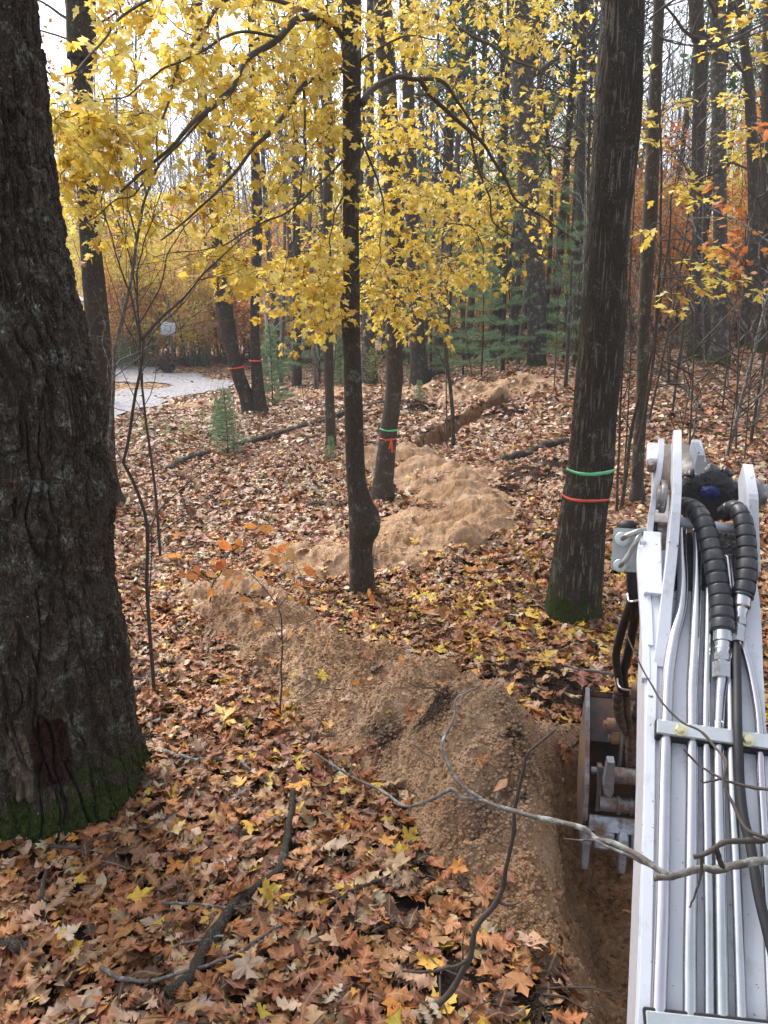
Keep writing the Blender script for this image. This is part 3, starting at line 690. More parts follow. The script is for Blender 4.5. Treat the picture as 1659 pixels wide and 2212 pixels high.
# --- dark split trunk behind it
tree('maple_tree', 'dark leaning trunk just behind the massive oak, wider at its foot', [(0, 145, 205), (75, 150, 202), (150, 155, 200), (220, 159, 199), (300, 162, 200), (410, 167, 210), (500, 172, 216), (600, 178, 225), (700, 186, 235), (800, 190, 242), (900, 197, 246), (1000, 203, 250), (1060, 204, 260), (1090, 202, 272)], 8.5, 'bark_dark', 6, .02, .12, 40, .03, 11, br=dict(lo=.62, n=9, len=1.8))
# --- pair of trunks by the drive
t2 = thing('twin_trunk_tree', tuple(aty(550, 874, 17.6)), 'twin dark trunk rising from one base beside the gravel drive', 'tree')
for ei, (E, sd_) in enumerate((([(0, 414, 436), (100, 420, 440), (280, 433, 453), (350, 448, 467), (450, 453, 473), (560, 458, 485), (631, 463, 500), (661, 466, 502), (746, 483, 515), (811, 500, 530), (851, 515, 545), (884, 524, 560)], 21), ([(0, 533, 547), (50, 535, 550), (225, 540, 555), (400, 543, 565), (500, 545, 567), (681, 540, 560), (781, 541, 565), (861, 544, 574), (886, 540, 580)], 22))):
    P, r = trunk_path(E, 17.6); d = P[0]-P[1]; d /= np.linalg.norm(d); P = np.concatenate([[P[0]+d*5], P])[::-1]; r = np.r_[r[0]*.5, r][::-1]
    V, T3, F, mo, _ = trunk_mesh(P, r, 20, .06, .04, .03, .2, sd_, mossk=0); mb = MB(); mb.add(V, T3, F, moss=mo); mb.build('trunk', M['bark_dark'], t2)
    mb = MB(); nd_ = branchset(mb, resamp(P, 30), lambda f: .12*(1-f)+.03, .5, 10, 2.6, .5, 3, sd_); mb.build('branches', M['twig'], t2)
# --- others, left to right
TAN = [(.55, .38, .06), (.62, .45, .05), (.45, .25, .05)]
tree('slim_tree', 'slim straight grey trunk with a green tuft at its foot, left of the burl maple', [(0, 676, 700), (165, 685, 710), (280, 699, 724), (500, 696, 716), (600, 697, 717), (731, 698, 720), (831, 701, 721), (931, 703, 725), (971, 702, 728)], 12.2, 'bark_grey', 5, .02, .1, 20, .05, 31, br=dict(lo=.5, n=9, len=1.6))
CE = [(0, 738, 780), (150, 740, 780), (300, 740, 780), (450, 740, 776), (560, 742, 776), (631, 740, 777), (655, 734, 777), (690, 737, 777), (781, 742, 780), (931, 745, 785), (1020, 748, 789), (1056, 750, 794), (1090, 752, 806), (1116, 753, 819), (1140, 753, 820), (1165, 754, 808), (1200, 754, 804), (1240, 755, 808), (1273, 754, 812), (1288, 750, 818)]
t_c, P_c, r_c = tree('maple_tree', 'thin smooth barked maple in the middle with a swollen burl near its foot', CE, 6.0, 'bark_dark', 3.5, .012, .10, 56, .012, 41, rough=.022)
RB = [(0, 806, 846), (150, 814, 854), (300, 822, 862), (500, 832, 874), (681, 832, 872), (831, 833, 869), (900, 826, 862), (931, 820, 858), (1000, 812, 853), (1040, 806, 850), (1075, 802, 852)]
t_r, P_r, r_r = tree('maple_tree', 'leaning ribboned tree behind the burl maple with mossy base', RB, 8.9, 'bark_grey', 5, .02, .12, 40, .03, 51, br=dict(lo=.7, n=7, len=1.8))
BR = [(0, 1300, 1392), (200, 1288, 1387), (325, 1281, 1377), (475, 1271, 1360), (600, 1262, 1352), (731, 1251, 1347), (881, 1240, 1333), (1006, 1228, 1325), (1071, 1217, 1315), (1131, 1207, 1307), (1228, 1192, 1302), (1303, 1180, 1298), (1335, 1172, 1304)]
t_b, P_b, r_b = tree('maple_tree', 'big straight ribboned tree right of centre with pale vertical bark streaks', BR, 5.55, 'bark_maple', 4, .03, .30, 150, .012, 61, ridge=.006, rough=.02, bark_f=55)
tree('slim_tree', 'slim tan grey trunk right behind the big ribboned tree', [(0, 1412, 1435), (150, 1405, 1430), (300, 1397, 1425), (450, 1390, 1420), (581, 1383, 1412), (731, 1377, 1402), (831, 1375, 1400), (981, 1367, 1392), (1050, 1363, 1390), (1068, 1360, 1393)], 8.8, 'bark_grey', 5, .015, 0, 20, .05, 71, br=dict(lo=.6, n=8, len=1.4))
tree('large_tree', 'large lichen spotted old trunk with green moss at its foot beyond the trench', [(0, 1100, 1147), (200, 1106, 1154), (400, 1120, 1162), (500, 1128, 1168), (606, 1138, 1178), (781, 1138, 1180), (798, 1130, 1185)], 22.5, 'bark_pale', 7, .08, .45, 26, .08, 81, br=dict(lo=.45, n=14, len=4))
tree('large_tree', 'dark old trunk leaning left beyond the sand ridge, behind the ribboned leaning tree', [(0, 862, 888), (300, 872, 898), (450, 876, 902), (581, 879, 907), (680, 884, 913), (781, 886, 923), (816, 884, 930)], 21.5, 'bark_dark', 7, .05, .3, 24, .08, 82, br=dict(lo=.45, n=12, len=3.5))
tree('large_tree', 'dark trunk seen close beside the burl maple, far beyond the drive', [(0, 792, 808), (300, 790, 808), (606, 785, 808), (750, 781, 810), (808, 779, 816)], 23.5, 'bark_pale', 7, .05, .3, 20, .08, 83, br=dict(lo=.5, n=10, len=3))
tree('large_tree', 'lichen mottled upright trunk on the right slope with moss at its foot', [(0, 1534, 1567), (200, 1537, 1567), (500, 1542, 1570), (650, 1540, 1572), (740, 1537, 1575), (756, 1532, 1578)], 19.5, 'bark_pale', 7, .05, .4, 24, .07, 84, br=dict(lo=.45, n=12, len=3))
tree('large_tree', 'dark twin stemmed trunk left of the lichen mottled one on the right slope', [(0, 1488, 1518), (100, 1500, 1528), (300, 1495, 1523), (500, 1497, 1526), (650, 1495, 1530), (731, 1490, 1536)], 21, 'bark_dark', 7, .05, .3, 24, .07, 85, br=dict(lo=.45, n=10, len=3))
tree('large_tree', 'grey trunk at the right, second in from the frame edge on the slope', [(0, 1590, 1608), (200, 1608, 1630), (500, 1616, 1644), (721, 1592, 1625)], 24, 'bark_grey', 7, .03, .3, 20, .08, 86, br=dict(lo=.45, n=10, len=3))
tree('large_tree', 'dark heavy trunk cut by the right frame edge on the slope', [(0, 1650, 1690), (300, 1645, 1685), (600, 1638, 1680), (712, 1630, 1680)], 22, 'bark_dark', 7, .05, .3, 20, .08, 87, br=dict(lo=.45, n=10, len=3))
tree('large_tree', 'narrow dark trunk half hidden left of the big ribboned tree', [(0, 1252, 1270), (300, 1248, 1266), (600, 1240, 1258), (790, 1236, 1256)], 23, 'bark_dark', 7, .03, .2, 16, .1, 88, br=dict(lo=.45, n=10, len=3))

# ---------------------------------------------------------------- tape bands round the trunks
def tape_mat(n, c):
    m, nt, b = newmat(n); v = ocoord(nt, (1, 1, 6)); nn = noise(nt, v, 14, 3)
    setp(b, Base_Color=mixc(nt, nn, tuple(x*.7 for x in c), c), Roughness=.4, Specular_IOR_Level=.5); bump(nt, b, nn, .5, .004); return m
M['tape_green'] = tape_mat('green_tape', (.18, .72, .34)); M['tape_red'] = tape_mat('red_tape', (.85, .12, .07))
def band(P, r, py, Y, col, label, h=.020, off=.006, tilt=0.0, tail=None, k=48):
    c0 = aty(0, py, Y)[2]; zs = P[:, 2]; o = np.argsort(zs)
    cx = np.interp(c0, zs[o], P[o, 0]); cy = np.interp(c0, zs[o], P[o, 1]); rr = np.interp(c0, zs[o], r[o])+off
    a = np.linspace(0, 2*math.pi, k, endpoint=False); mb = MB(); tx = .0015
    wav = .004*np.sin(a*3+py); zc = c0+tilt*rr*np.cos(a)+wav
    def ring(q, dz): return np.stack([cx+(rr+q)*np.cos(a), cy+(rr+q)*np.sin(a), zc+dz], 1)
    pin = h*(.52+.10*np.sin(a*2+py)+.06*np.sin(a*11)); Rn = [ring(tx+.0012*np.sin(a*9+py), -pin), ring(tx+.0006+.002*np.sin(a*5+1), .15*pin), ring(tx+.0015*np.sin(a*7+2), pin), ring(0, pin), ring(0, -pin)]
    V = np.concatenate(Rn); i = np.arange(k); j = (i+1) % k; Q = [np.stack([s*k+i, s*k+j, ((s+1) % 5)*k+j, ((s+1) % 5)*k+i], 1) for s in range(5)]
    mb.add(V, None, np.concatenate(Q))
    if tail is not None:
        p = np.array([cx+(rr+.006)*math.sin(tail), cy-(rr+.006)*math.cos(tail), c0])
        for dx, L_ in ((-.25, .11), (.12, .15)):
            Pt = np.array([p, p+[dx*.04, -.012, -L_*.4], p+[dx*.10, -.008, -L_]]); w_ = .011
            V = []; 
            for q in resamp(Pt, 8): V += [q+[-w_, 0, 0], q+[w_, .003, 0], q+[w_, .0045, 0], q+[-w_, .0015, 0]]
            Q = []
            for s in range(7):
                for e in range(4): Q.append((4*s+e, 4*s+(e+1) % 4, 4*s+4+(e+1) % 4, 4*s+4+e))
            mb.add(V, None, Q)
        box(mb, p, .012, .008, .012, None, .004)
    return tag(mb.build('tape_band', M[col]), label, 'marking tape', 'marking tape tied round trunks')
band(P_b, r_b, 1016, 5.5, 'tape_green', 'green tape band around the big right trunk', .022, .004, .03)
band(P_b, r_b, 1074, 5.5, 'tape_red', 'red tape band around the big right trunk below the green one', .018, .005, -.01)
band(P_r, r_r, 927, 8.9, 'tape_green', 'green tape band around the leaning tree behind the burl maple', .018, .006, -.06)
band(P_r, r_r, 946, 8.9, 'tape_red', 'red tape band with a dangling knot below the small green band', .016, .006, -.04, tail=.35)
E1 = trunk_path([(746, 483, 515), (795, 496, 526), (811, 500, 530), (851, 515, 545)], 17.6); band(E1[0], E1[1], 794, 17.6, 'tape_red', 'red tape band on the leaning left stem of the twin trunk by the drive', .035, .03, .12)
E2 = trunk_path([(681, 540, 560), (781, 541, 565), (861, 544, 574)], 17.6); band(E2[0], E2[1], 779, 17.6, 'tape_red', 'red tape band on the upright right stem of the twin trunk by the drive', .035, .03, 0)
# ================================================================ yellow maple canopy over the middle
def px_branch(pts, Y0, Y1, n=30, wob=.03, seed=0):
    L = len(pts); Ys = np.linspace(Y0, Y1, L)
    P = np.array([aty(px, py, y_) for (px, py), y_ in zip(pts, Ys)]); Q = resamp(P, n); s = np.linspace(0, 6, n)+seed
    return Q+wob*np.stack([vn(s*1.7, s*0, seed=seed), 1.5*vn(s*1.3, s*0+5, seed=seed), vn(s*1.7, s*0+9, seed=seed)], 1)*np.linspace(0, 1, n)[:, None]
LB = [([(742, 78), (715, 45), (675, 37), (640, 45), (600, 80), (540, 125), (515, 150), (500, 190), (465, 225), (400, 280), (320, 350), (260, 415)], 5.95, 4.3, .028),
      ([(742, 150), (700, 165), (655, 185), (600, 265), (550, 325), (490, 390), (430, 450), (350, 520)], 5.95, 4.6, .020),
      ([(742, -60), (620, -60), (490, 0), (425, 90), (375, 175), (365, 220), (345, 280), (330, 360)], 5.95, 4.4, .018),
      ([(742, 345), (690, 400), (620, 455), (540, 500), (440, 540), (330, 560)], 5.95, 4.9, .010),
      ([(742, 60), (650, 20), (560, -10), (420, -30), (300, 20), (210, 90), (160, 170)], 5.95, 4.0, .016),
      ([(600, 80), (520, 70), (430, 110), (330, 170), (240, 210), (140, 250)], 5.3, 4.1, .010),
      ([(500, 190), (440, 250), (370, 330), (300, 400), (230, 450), (160, 480)], 4.9, 4.1, .009),
      ([(655, 185), (660, 270), (655, 360), (640, 450), (620, 540), (600, 620)], 5.6, 5.3, .009),
      ([(742, 420), (720, 470), (710, 540), (705, 620), (700, 690)], 5.95, 5.7, .007)]
RBR = [([(783, 225), (800, 195), (830, 175), (895, 166), (945, 178), (985, 215), (1020, 260), (1040, 300)], 5.95, 6.8, .026),
       ([(905, 168), (930, 205), (975, 250), (1015, 285), (1050, 322), (1085, 365), (1110, 425), (1155, 460), (1205, 490), (1262, 530)], 6.3, 7.6, .020),
       ([(850, -20), (905, 20), (990, 60), (1070, 110), (1110, 135), (1155, 150), (1200, 178), (1240, 190), (1290, 200)], 7.6, 6.6, .020),
       ([(860, 268), (872, 310), (905, 375), (930, 425), (970, 475), (1025, 500), (1050, 560), (1040, 600)], 8.7, 7.6, .016),
       ([(1015, 285), (1030, 350), (1055, 425), (1068, 480), (1130, 520), (1190, 560), (1230, 575)], 6.9, 7.6, .011),
       ([(850, 60), (890, 110), (920, 180), (960, 260), (1010, 340), (1060, 400), (1110, 450)], 8.6, 7.9, .014),
       ([(868, 330), (850, 400), (880, 480), (905, 560), (900, 640), (890, 700)], 8.8, 7.8, .011),
       ([(846, -40), (950, -60), (1060, -40), (1150, 0), (1230, 50)], 8.5, 7.4, .018),
       ([(862, 300), (950, 330), (1040, 380), (1110, 400), (1180, 380)], 8.7, 8.2, .011),
       ([(930, 425), (900, 500), (870, 560), (850, 620)], 7.9, 7.5, .007),
       ([(780, 130), (840, 90), (900, 70), (960, 90), (1010, 130)], 5.95, 6.6, .010),
       ([(780, 300), (810, 380), (830, 470), (815, 560), (800, 620)], 5.95, 6.6, .009)]
def inpx(px, py, P): return inpoly(np.array([px]), np.array([py]), np.array(P, float))[0]
YEL = [(.77, .58, .09), (.82, .66, .15), (.70, .49, .07), (.84, .72, .27), (.60, .38, .07), (.74, .62, .14)]
def canopy(owner, branches, regions, seed, name_b='branches'):
    near_lim = 9.0
    rs = np.random.default_rng(seed); mb = MB(); nodes = []
    for bi, (pts, y0, y1, r0) in enumerate(branches):
        Q = px_branch(pts, y0, y1, 34, .035, seed+bi); rr = np.linspace(r0, r0*.22, 34)
        tube(mb, Q, rr, 7, True, moss=0); nodes += [(Q[k], rr[k], (Q[k]-Q[max(k-1, 0)])) for k in range(2, 34)]
    NP = np.array([a[0] for a in nodes]); NR = np.array([a[1] for a in nodes]); ND = np.array([a[2] for a in nodes])
    ND /= np.linalg.norm(ND, axis=1)[:, None]
    cl = []
    for poly, n, ya, yb, size, per in regions:
        P_ = np.array(poly, float); lo, hi = P_.min(0), P_.max(0); c = 0; tries = 0
        while c < n and tries < n*60:
            tries += 1
            px = lo[0]+rs.random()*(hi[0]-lo[0]); py = lo[1]+rs.random()*(hi[1]-lo[1])
            if not inpx(px, py, P_): continue
            sg = -1 if seed < 150 else 1; al, pe = (sg*.8*px+.6*py), (-sg*.6*px+.8*py)
            if vn(al/120., pe/30., seed=seed+3)+.4*vn(px/30., py/22., seed=seed+4) < -.05: continue
            f = (px-lo[0])/(hi[0]-lo[0]); yy = ya+(yb-ya)*f+rs.normal(0, .35)
            cl.append((aty(px, py, yy), size, per)); c += 1
    order = np.argsort([np.linalg.norm(NP-c[0], axis=1).min() for c in cl])
    LP = []; LY = []; LX = []; LS = []
    for ci in order:
        p, size, per = cl[ci]; v = p-NP; dist = np.linalg.norm(v, axis=1)
        cost = dist+.5*np.clip(-(v*ND).sum(1)/(dist+1e-6), 0, 1)*dist+.15*np.abs(dist-.35); k = int(np.argmin(cost)); L_ = dist[k]
        if L_ > 1.5: continue
        a = NP[k]; m = 7; t = np.linspace(0, 1, m)[:, None]
        h = ND[k]*L_*.45; Tw = (1-t)**2*a+2*(1-t)*t*(a+h+np.array([0, 0, .10*L_]))+t*t*p+rs.normal(0, .012, (m, 3))*t
        r0 = min(max(.0030, NR[k]*.55), .003+.007*L_); rr = np.linspace(r0, .0015, m); tube(mb, Tw, rr, 4, False, moss=0)
        d = Tw[-1]-Tw[-2]; d /= np.linalg.norm(d)+1e-9; ext = [Tw]
        dd = np.array([d[0], d[1], d[2]*.5-.18]); dd /= np.linalg.norm(dd); e = np.array([p+dd*q for q in (0, .07, .15, .22)]); tube(mb, e, [.0011, .001, .0008, .0006], 3, False, moss=0)
        NP = np.vstack([NP, Tw[2:], e[1:3]]); NR = np.r_[NR, rr[2:], .001, .001]; q = np.diff(Tw, axis=0, prepend=Tw[:1]*0+a)[2:]; q /= np.linalg.norm(q, axis=1)[:, None]+1e-9; ND = np.vstack([ND, q, dd, dd])
        src = np.vstack([Tw[3:], e, e[1:]])
        for j in range(per):
            s = src[rs.integers(0, len(src))]; side = rs.choice([-1, 1]); hz = np.array([-dd[1], dd[0], 0])*side
            ax = dd*.6+hz*(.2+.8*rs.random())+np.array([0, 0, -.25-.75*rs.random()])+rs.normal(0, .25, 3); ax /= np.linalg.norm(ax)
            sz = size*(.55+.65*rs.random()); LP.append(s+ax*(sz*.5+.03)+rs.normal(0, .012, 3)); LY.append(ax); X = np.cross(ax, [rs.normal(0, .35), rs.normal(0, .35), 1]); LX.append(X); LS.append(sz)
    mb.build(name_b, M['twig'], owner)
    n = len(LP); ci = rs.choice(len(YEL), n, p=[.27, .27, .16, .12, .08, .10]); c = np.array(YEL)[ci]*(1+.10*rs.normal(0, 1, (n, 1)))
    brn = rs.random(n) < .02; c[brn] = (.32, .17, .05)
    LP, LY, LX, LS = map(np.array, (LP, LY, LX, LS))
    near = LP[:, 1] < 6.9; mb = MB()
    leaves(mb, MAPLE, LP[near], LX[near], LY[near], LS[near], np.clip(c[near], 0, .92), .26)
    if (~near).any(): leaves(mb, MAPLE_S, LP[~near], LX[~near], LY[~near], LS[~near], np.clip(c[~near], 0, .92), .26)
    mb.build('foliage', M['leaf_live'], owner)
    return n
POLY_L = [(205, -40), (745, -40), (745, 350), (742, 560), (738, 700), (700, 748), (680, 735), (640, 690), (600, 672), (560, 640), (500, 610), (430, 570), (330, 545), (250, 560), (160, 540), (125, 470), (118, 400), (180, 340), (120, 290), (95, 240), (150, 210), (215, 190)]
n1 = canopy(t_c, LB, [(POLY_L, 500, 4.7, 6.1, .066, 6), ([(205, -40), (745, -40), (745, 200), (520, 240), (380, 200), (215, 190)], 110, 4.9, 6.1, .070, 6), ([(120, 210), (330, 200), (330, 330), (200, 330), (100, 290)], 45, 4.3, 4.7, .08, 6),
                      ([(480, 560), (735, 500), (735, 700), (700, 745), (650, 700), (540, 650)], 70, 5.4, 6.2, .072, 7)], 101)
POLY_R = [(780, -40), (1280, -40), (1285, 210), (1240, 230), (1180, 330), (1190, 420), (1170, 560), (1120, 590), (1040, 600), (980, 690), (930, 745), (890, 690), (850, 700), (780, 690)]
n2 = canopy(t_r, RBR, [(POLY_R, 400, 6.8, 8.0, .062, 6), ([(780, 280), (1000, 300), (1100, 420), (1060, 560), (930, 700), (780, 690)], 240, 7.2, 8.5, .060, 7), ([(800, 0), (1290, 0), (1240, 120), (820, 170)], 50, 6.6, 7.2, .064, 6)], 201)

# ================================================================ saplings with traced stems
def stemthing(name, label, cat, stems, mat='twig', group=None, leafspec=None, twigs=0, seed=0, twl=.5, up=.3):
    """stems: (pts px, Y0, Y1, r0, r1), first one starts at the ground; kept as one plant"""
    base = px_branch(stems[0][0], stems[0][1], stems[0][2], 4, 0)[0]; t = thing(name, tuple(base), label, cat, group)
    rs = np.random.default_rng(seed+77); mb = MB(); nodes = []
    for si, (pts, y0, y1, r0, r1) in enumerate(stems):
        Q = px_branch(pts, y0, y1, 26, .012, seed+si); 
        if si == 0: Q = np.vstack([Q[:1]-[0, 0, .12], Q])
        rr = np.linspace(r0, r1, len(Q)); tube(mb, Q, rr, 8, True, moss=0)
        nodes += [(Q[k], Q[k]-Q[k-1], 0) for k in range(10, len(Q))]
        for b in range(twigs):
            k = rs.integers(8, len(Q)-1); d = (Q[k]-Q[k-1]); d /= np.linalg.norm(d)+1e-9; d = d*.8+rs.normal(0, .6, 3)+[0, 0, up]; d /= np.linalg.norm(d); l = twl*(.4+.9*rs.random())
            B = wiggle(Q[k], Q[k]+d*l, 8, .13, seed+b*3+si); rb = max(.0014, rr[k]*.4); tube(mb, B, np.linspace(rb, rb*.3, 8), 4, False, moss=0); nodes += [(B[m], B[m]-B[m-1], 0) for m in range(3, 8)]*2
            if rs.random() < .6:
                d2 = d+rs.normal(0, .5, 3); d2 /= np.linalg.norm(d2); B2 = wiggle(B[4], B[4]+d2*l*.5, 6, .13, seed+b); tube(mb, B2, np.linspace(rb*.5, rb*.2, 6), 3, False, moss=0); nodes += [(B2[m], B2[m]-B2[m-1], 0) for m in range(2, 6)]
    mb.build('stem', M[mat], t)
    if leafspec:
        mb = MB(); leafcloud(mb, nodes, leafspec['n'], leafspec['size'], leafspec['col'], leafspec['tpl'], leafspec.get('spread', .03), .8, seed, leafspec.get('curl', .25)); mb.build('foliage', M['leaf_live'], t)
    return t
G5 = lambda x, y: (x*.5, 1128+.5*y)      # helper: coordinates read off an enlarged crop
stemthing('bare_sapling', 'pale bare sapling with crooked forks standing right beside the massive oak', 'sapling',
    [([(228, 1226), (222, 1150), (216, 1060), (235, 950), (243, 860), (247, 800), (252, 745), (272, 660), (290, 590), (296, 520)], 4.9, 4.9, .016, .009),
     ([(296, 520), (310, 440), (340, 360), (385, 300), (430, 240)], 4.9, 4.7, .009, .003), ([(296, 520), (280, 460), (262, 400), (230, 330)], 4.9, 5.0, .007, .002),
     ([(222, 1120), (210, 1000), (205, 955), (212, 900), (220, 860)], 4.9, 4.95, .010, .004), ([(240, 880), (216, 850), (190, 795), (150, 760), (128, 700)], 4.9, 4.6, .007, .003),
     ([(247, 800), (262, 776), (300, 760), (380, 715), (440, 660)], 4.9, 5.1, .006, .002)], 'twig_grey', twigs=9, seed=1, twl=.6)
stemthing('bare_sapling', 'dark slender sapling forking into a fan of twigs in front of the drive', 'sapling',
    [([(336, 1608), (331, 1480), (326, 1400), (316, 1270), (318, 1160), (312, 1110), (285, 1035), (266, 990), (278, 960), (290, 860), (302, 790), (305, 736)], 4.2, 4.3, .013, .008),
     ([(305, 736), (345, 690), (400, 640), (450, 580), (520, 520), (600, 460)], 4.3, 4.6, .008, .002), ([(305, 736), (285, 650), (262, 580), (235, 500), (215, 420)], 4.3, 4.3, .007, .002),
     ([(305, 736), (295, 640), (300, 560), (330, 480), (350, 400)], 4.3, 4.5, .006, .002), ([(318, 1160), (345, 1100), (400, 1050), (470, 1000), (560, 960)], 4.25, 4.6, .005, .0015)], 'twig', twigs=10, seed=2, twl=.7)
stemthing('bare_sapling', 'slim brown sapling just right of the dark forked one, crossing the drive', 'sapling',
    [([(344, 1170), (335, 1060), (322, 960), (312, 880), (303, 800), (300, 700), (290, 600), (270, 520), (240, 430)], 5.9, 5.6, .013, .004),
     ([(303, 800), (330, 720), (390, 660), (440, 600)], 5.7, 5.9, .007, .002), ([(300, 700), (345, 620), (365, 540), (420, 470), (500, 400)], 5.7, 5.9, .007, .002)], 'twig', twigs=10, seed=3, twl=.7)
OR = [(.62, .24, .06), (.70, .32, .08), (.55, .20, .06), (.68, .40, .16)]
stemthing('beech_seedling', 'crooked seedling with drooping orange leaves before the near sand heap', 'seedling',
    [([(448, 1378), (452, 1330), (460, 1260), (475, 1240), (480, 1215), (484, 1195)], 5.3, 5.3, .009, .004), ([(460, 1260), (440, 1250), (420, 1235), (390, 1225), (360, 1215)], 5.3, 5.0, .004, .0015),
     ([(480, 1215), (500, 1190), (525, 1180), (560, 1190)], 5.3, 5.4, .004, .0015)], 'twig', twigs=7, seed=4, twl=.25, leafspec=dict(n=34, size=.10, col=OR, tpl=BEECH))
stemthing('beech_seedling', 'taller twiggy seedling with sparse orange leaves leaning over the nearest sand heap', 'seedling',
    [([(598, 1678), (602, 1590), (607, 1480), (612, 1390), (607, 1330), (600, 1310)], 3.95, 4.0, .007, .004), ([(612, 1388), (635, 1360), (680, 1335), (750, 1310), (800, 1295)], 4.0, 4.4, .0035, .0015),
     ([(600, 1310), (570, 1270), (540, 1240), (520, 1225)], 4.0, 4.1, .0035, .0015), ([(602, 1312), (625, 1280), (640, 1255), (660, 1225)], 4.0, 4.1, .003, .0012), ([(606, 1545), (650, 1510), (700, 1480), (770, 1440), (830, 1400)], 3.98, 4.3, .0035, .0012),
     ([(612, 1388), (585, 1350), (560, 1330)], 4.0, 3.9, .003, .001)], 'twig', twigs=5, seed=5, twl=.22, leafspec=dict(n=46, size=.075, col=OR+[(.75, .55, .1)], tpl=BEECH))
stemthing('bare_sapling', 'grey slender sapling growing in the far trench bend', 'sapling',
    [([(980, 970), (978, 900), (972, 830), (962, 760), (968, 700), (975, 620), (974, 540), (975, 460), (990, 340)], 12.3, 12.3, .035, .014)], 'bark_grey', twigs=12, seed=6, twl=1.1)
stemthing('bare_sapling', 'thin dark pole standing beside the grey sapling at the trench bend', 'sapling', [([(966, 978), (965, 900), (964, 830), (966, 760), (960, 640), (955, 520)], 12.2, 12.2, .012, .006)], 'twig', twigs=5, seed=7, twl=.8)
for i, (pts, y_, r_, lb, mt) in enumerate([([(1340, 1110), (1352, 1030), (1360, 960), (1375, 880), (1398, 800), (1420, 700), (1440, 560), (1450, 420)], 8.4, .024, 'greenish curved sapling fanning up behind the big ribboned tree', 'bark_grey'),
    ([(1332, 1105), (1334, 1040), (1338, 960), (1342, 840), (1350, 700), (1365, 540), (1370, 380)], 8.3, .016, 'thin straight stem hugging the right side of the big ribboned tree', 'bark_grey'),
    ([(1346, 1098), (1350, 1000), (1356, 900), (1362, 760), (1358, 600)], 8.6, .012, 'wispy dark stem between the big ribboned tree and slim tan trunk', 'twig'),
    ([(1618, 980), (1628, 910), (1640, 840), (1652, 760), (1662, 660)], 11.5, .03, 'lone slender sapling on the leafy slope by the right frame edge', 'bark_grey'),
    ([(1218, 875), (1222, 830), (1226, 760), (1230, 680), (1236, 560)], 17.0, .05, 'young brown stem on the slope left of the big ribboned tree', 'bark_grey'),
    ([(1443, 840), (1447, 760), (1450, 660), (1446, 520)], 16.5, .035, 'young brown stem behind the slim tan trunk on the slope', 'bark_grey'),
    ([(1086, 810), (1086, 740), (1090, 640), (1088, 520)], 21, .07, 'small dark stemmed young pine pole left of the large spotted trunk', 'bark_dark')]):
    stemthing('bare_sapling', lb, 'sapling', [(pts, y_, y_*.98, r_, r_*.35)], mt, twigs=9, seed=10+i, twl=.9 if y_ < 12 else 1.5)

# sprays of yellow leaves at the right, on a leaning young maple
def spraytree(label, trunkpts, Y, r0, sprays, seed, per, size, cols=YEL):
    base = aty(*trunkpts[0], Y); t = thing('young_maple', tuple(base), label, 'young tree'); rs = np.random.default_rng(seed)
    mb = MB(); Q = px_branch(trunkpts, Y, Y, 30, .02, seed); tube(mb, np.vstack([Q[:1]-[0, 0, .15], Q]), np.linspace(r0, r0*.4, 31), 10, True, moss=0); mb.build('trunk', M['bark_grey'], t)
    mb = MB(); LP, LY, LX = [], [], []
    for a, b, dY, wd in sprays:
        p1 = aty(*b, Y+dY); p0 = aty(*a, Y+dY*.3); B = wiggle(p0, p1, 12, .06, seed); B[:, 2] += .04*np.sin(np.linspace(0, math.pi, 12)); tube(mb, B, np.linspace(.006, .0015, 12), 4, False, moss=0)
        L_ = np.linalg.norm(p1-p0); ax0 = (p1-p0)/L_
        for s in range(int(L_*9)+3):
            f = .2+.8*rs.random(); q = p0+(p1-p0)*f; q = B[int(f*11)]
            sd = rs.choice([-1, 1]); hz = np.cross(ax0, [0, 0, 1]); d = ax0*.6+hz*sd*.8+[0, 0, rs.normal(-.05, .1)]; d /= np.linalg.norm(d); l = wd*(1.1-f)*(.5+rs.random())+.1
            B2 = wiggle(q, q+d*l, 5, .1, seed+s); tube(mb, B2, np.linspace(.002, .001, 5), 3, False, moss=0)
            for j in range(per):
                u = B2[rs.integers(1, 5)]; yd = d+rs.normal(0, .45, 3)+[0, 0, -.22]; LP.append(u+yd*size*.6); LY.append(yd); X = np.cross(yd, [rs.normal(0, .25), rs.normal(0, .25), 1]); LX.append(X)
    mb.build('branches', M['twig'], t)
    n = len(LP); c = np.array(cols)[rs.integers(0, len(cols), n)]*(1+.1*rs.normal(0, 1, (n, 1))); mb = MB(); leaves(mb, MAPLE_S, np.array(LP), np.array(LX), np.array(LY), size*(.6+.6*rs.random(n)), np.clip(c, 0, .9), .22); mb.build('foliage', M['leaf_live'], t)
spraytree('slender young maple with flat yellow leaf layers right of the slim tan trunk', [(1372, 1000), (1392, 900), (1410, 780), (1420, 640), (1428, 500), (1430, 380), (1425, 250), (1400, 120)], 8.0, .02,
    [((1425, 520), (1560, 540), -.4, .35), ((1425, 560), (1620, 595), -.3, .35), ((1422, 600), (1570, 640), -.5, .4), ((1425, 480), (1370, 520), .2, .25), ((1425, 620), (1470, 670), -.5, .25), ((1428, 600), (1659, 620), -.2, .3),
     ((1428, 300), (1380, 240), .3, .25), ((1428, 250), (1500, 215), .2, .25), ((1430, 180), (1390, 150), .1, .2), ((1428, 330), (1390, 300), .3, .2), ((1430, 410), (1500, 400), .5, .25), ((1425, 440), (1520, 425), .6, .2)], 5, 3, .085)
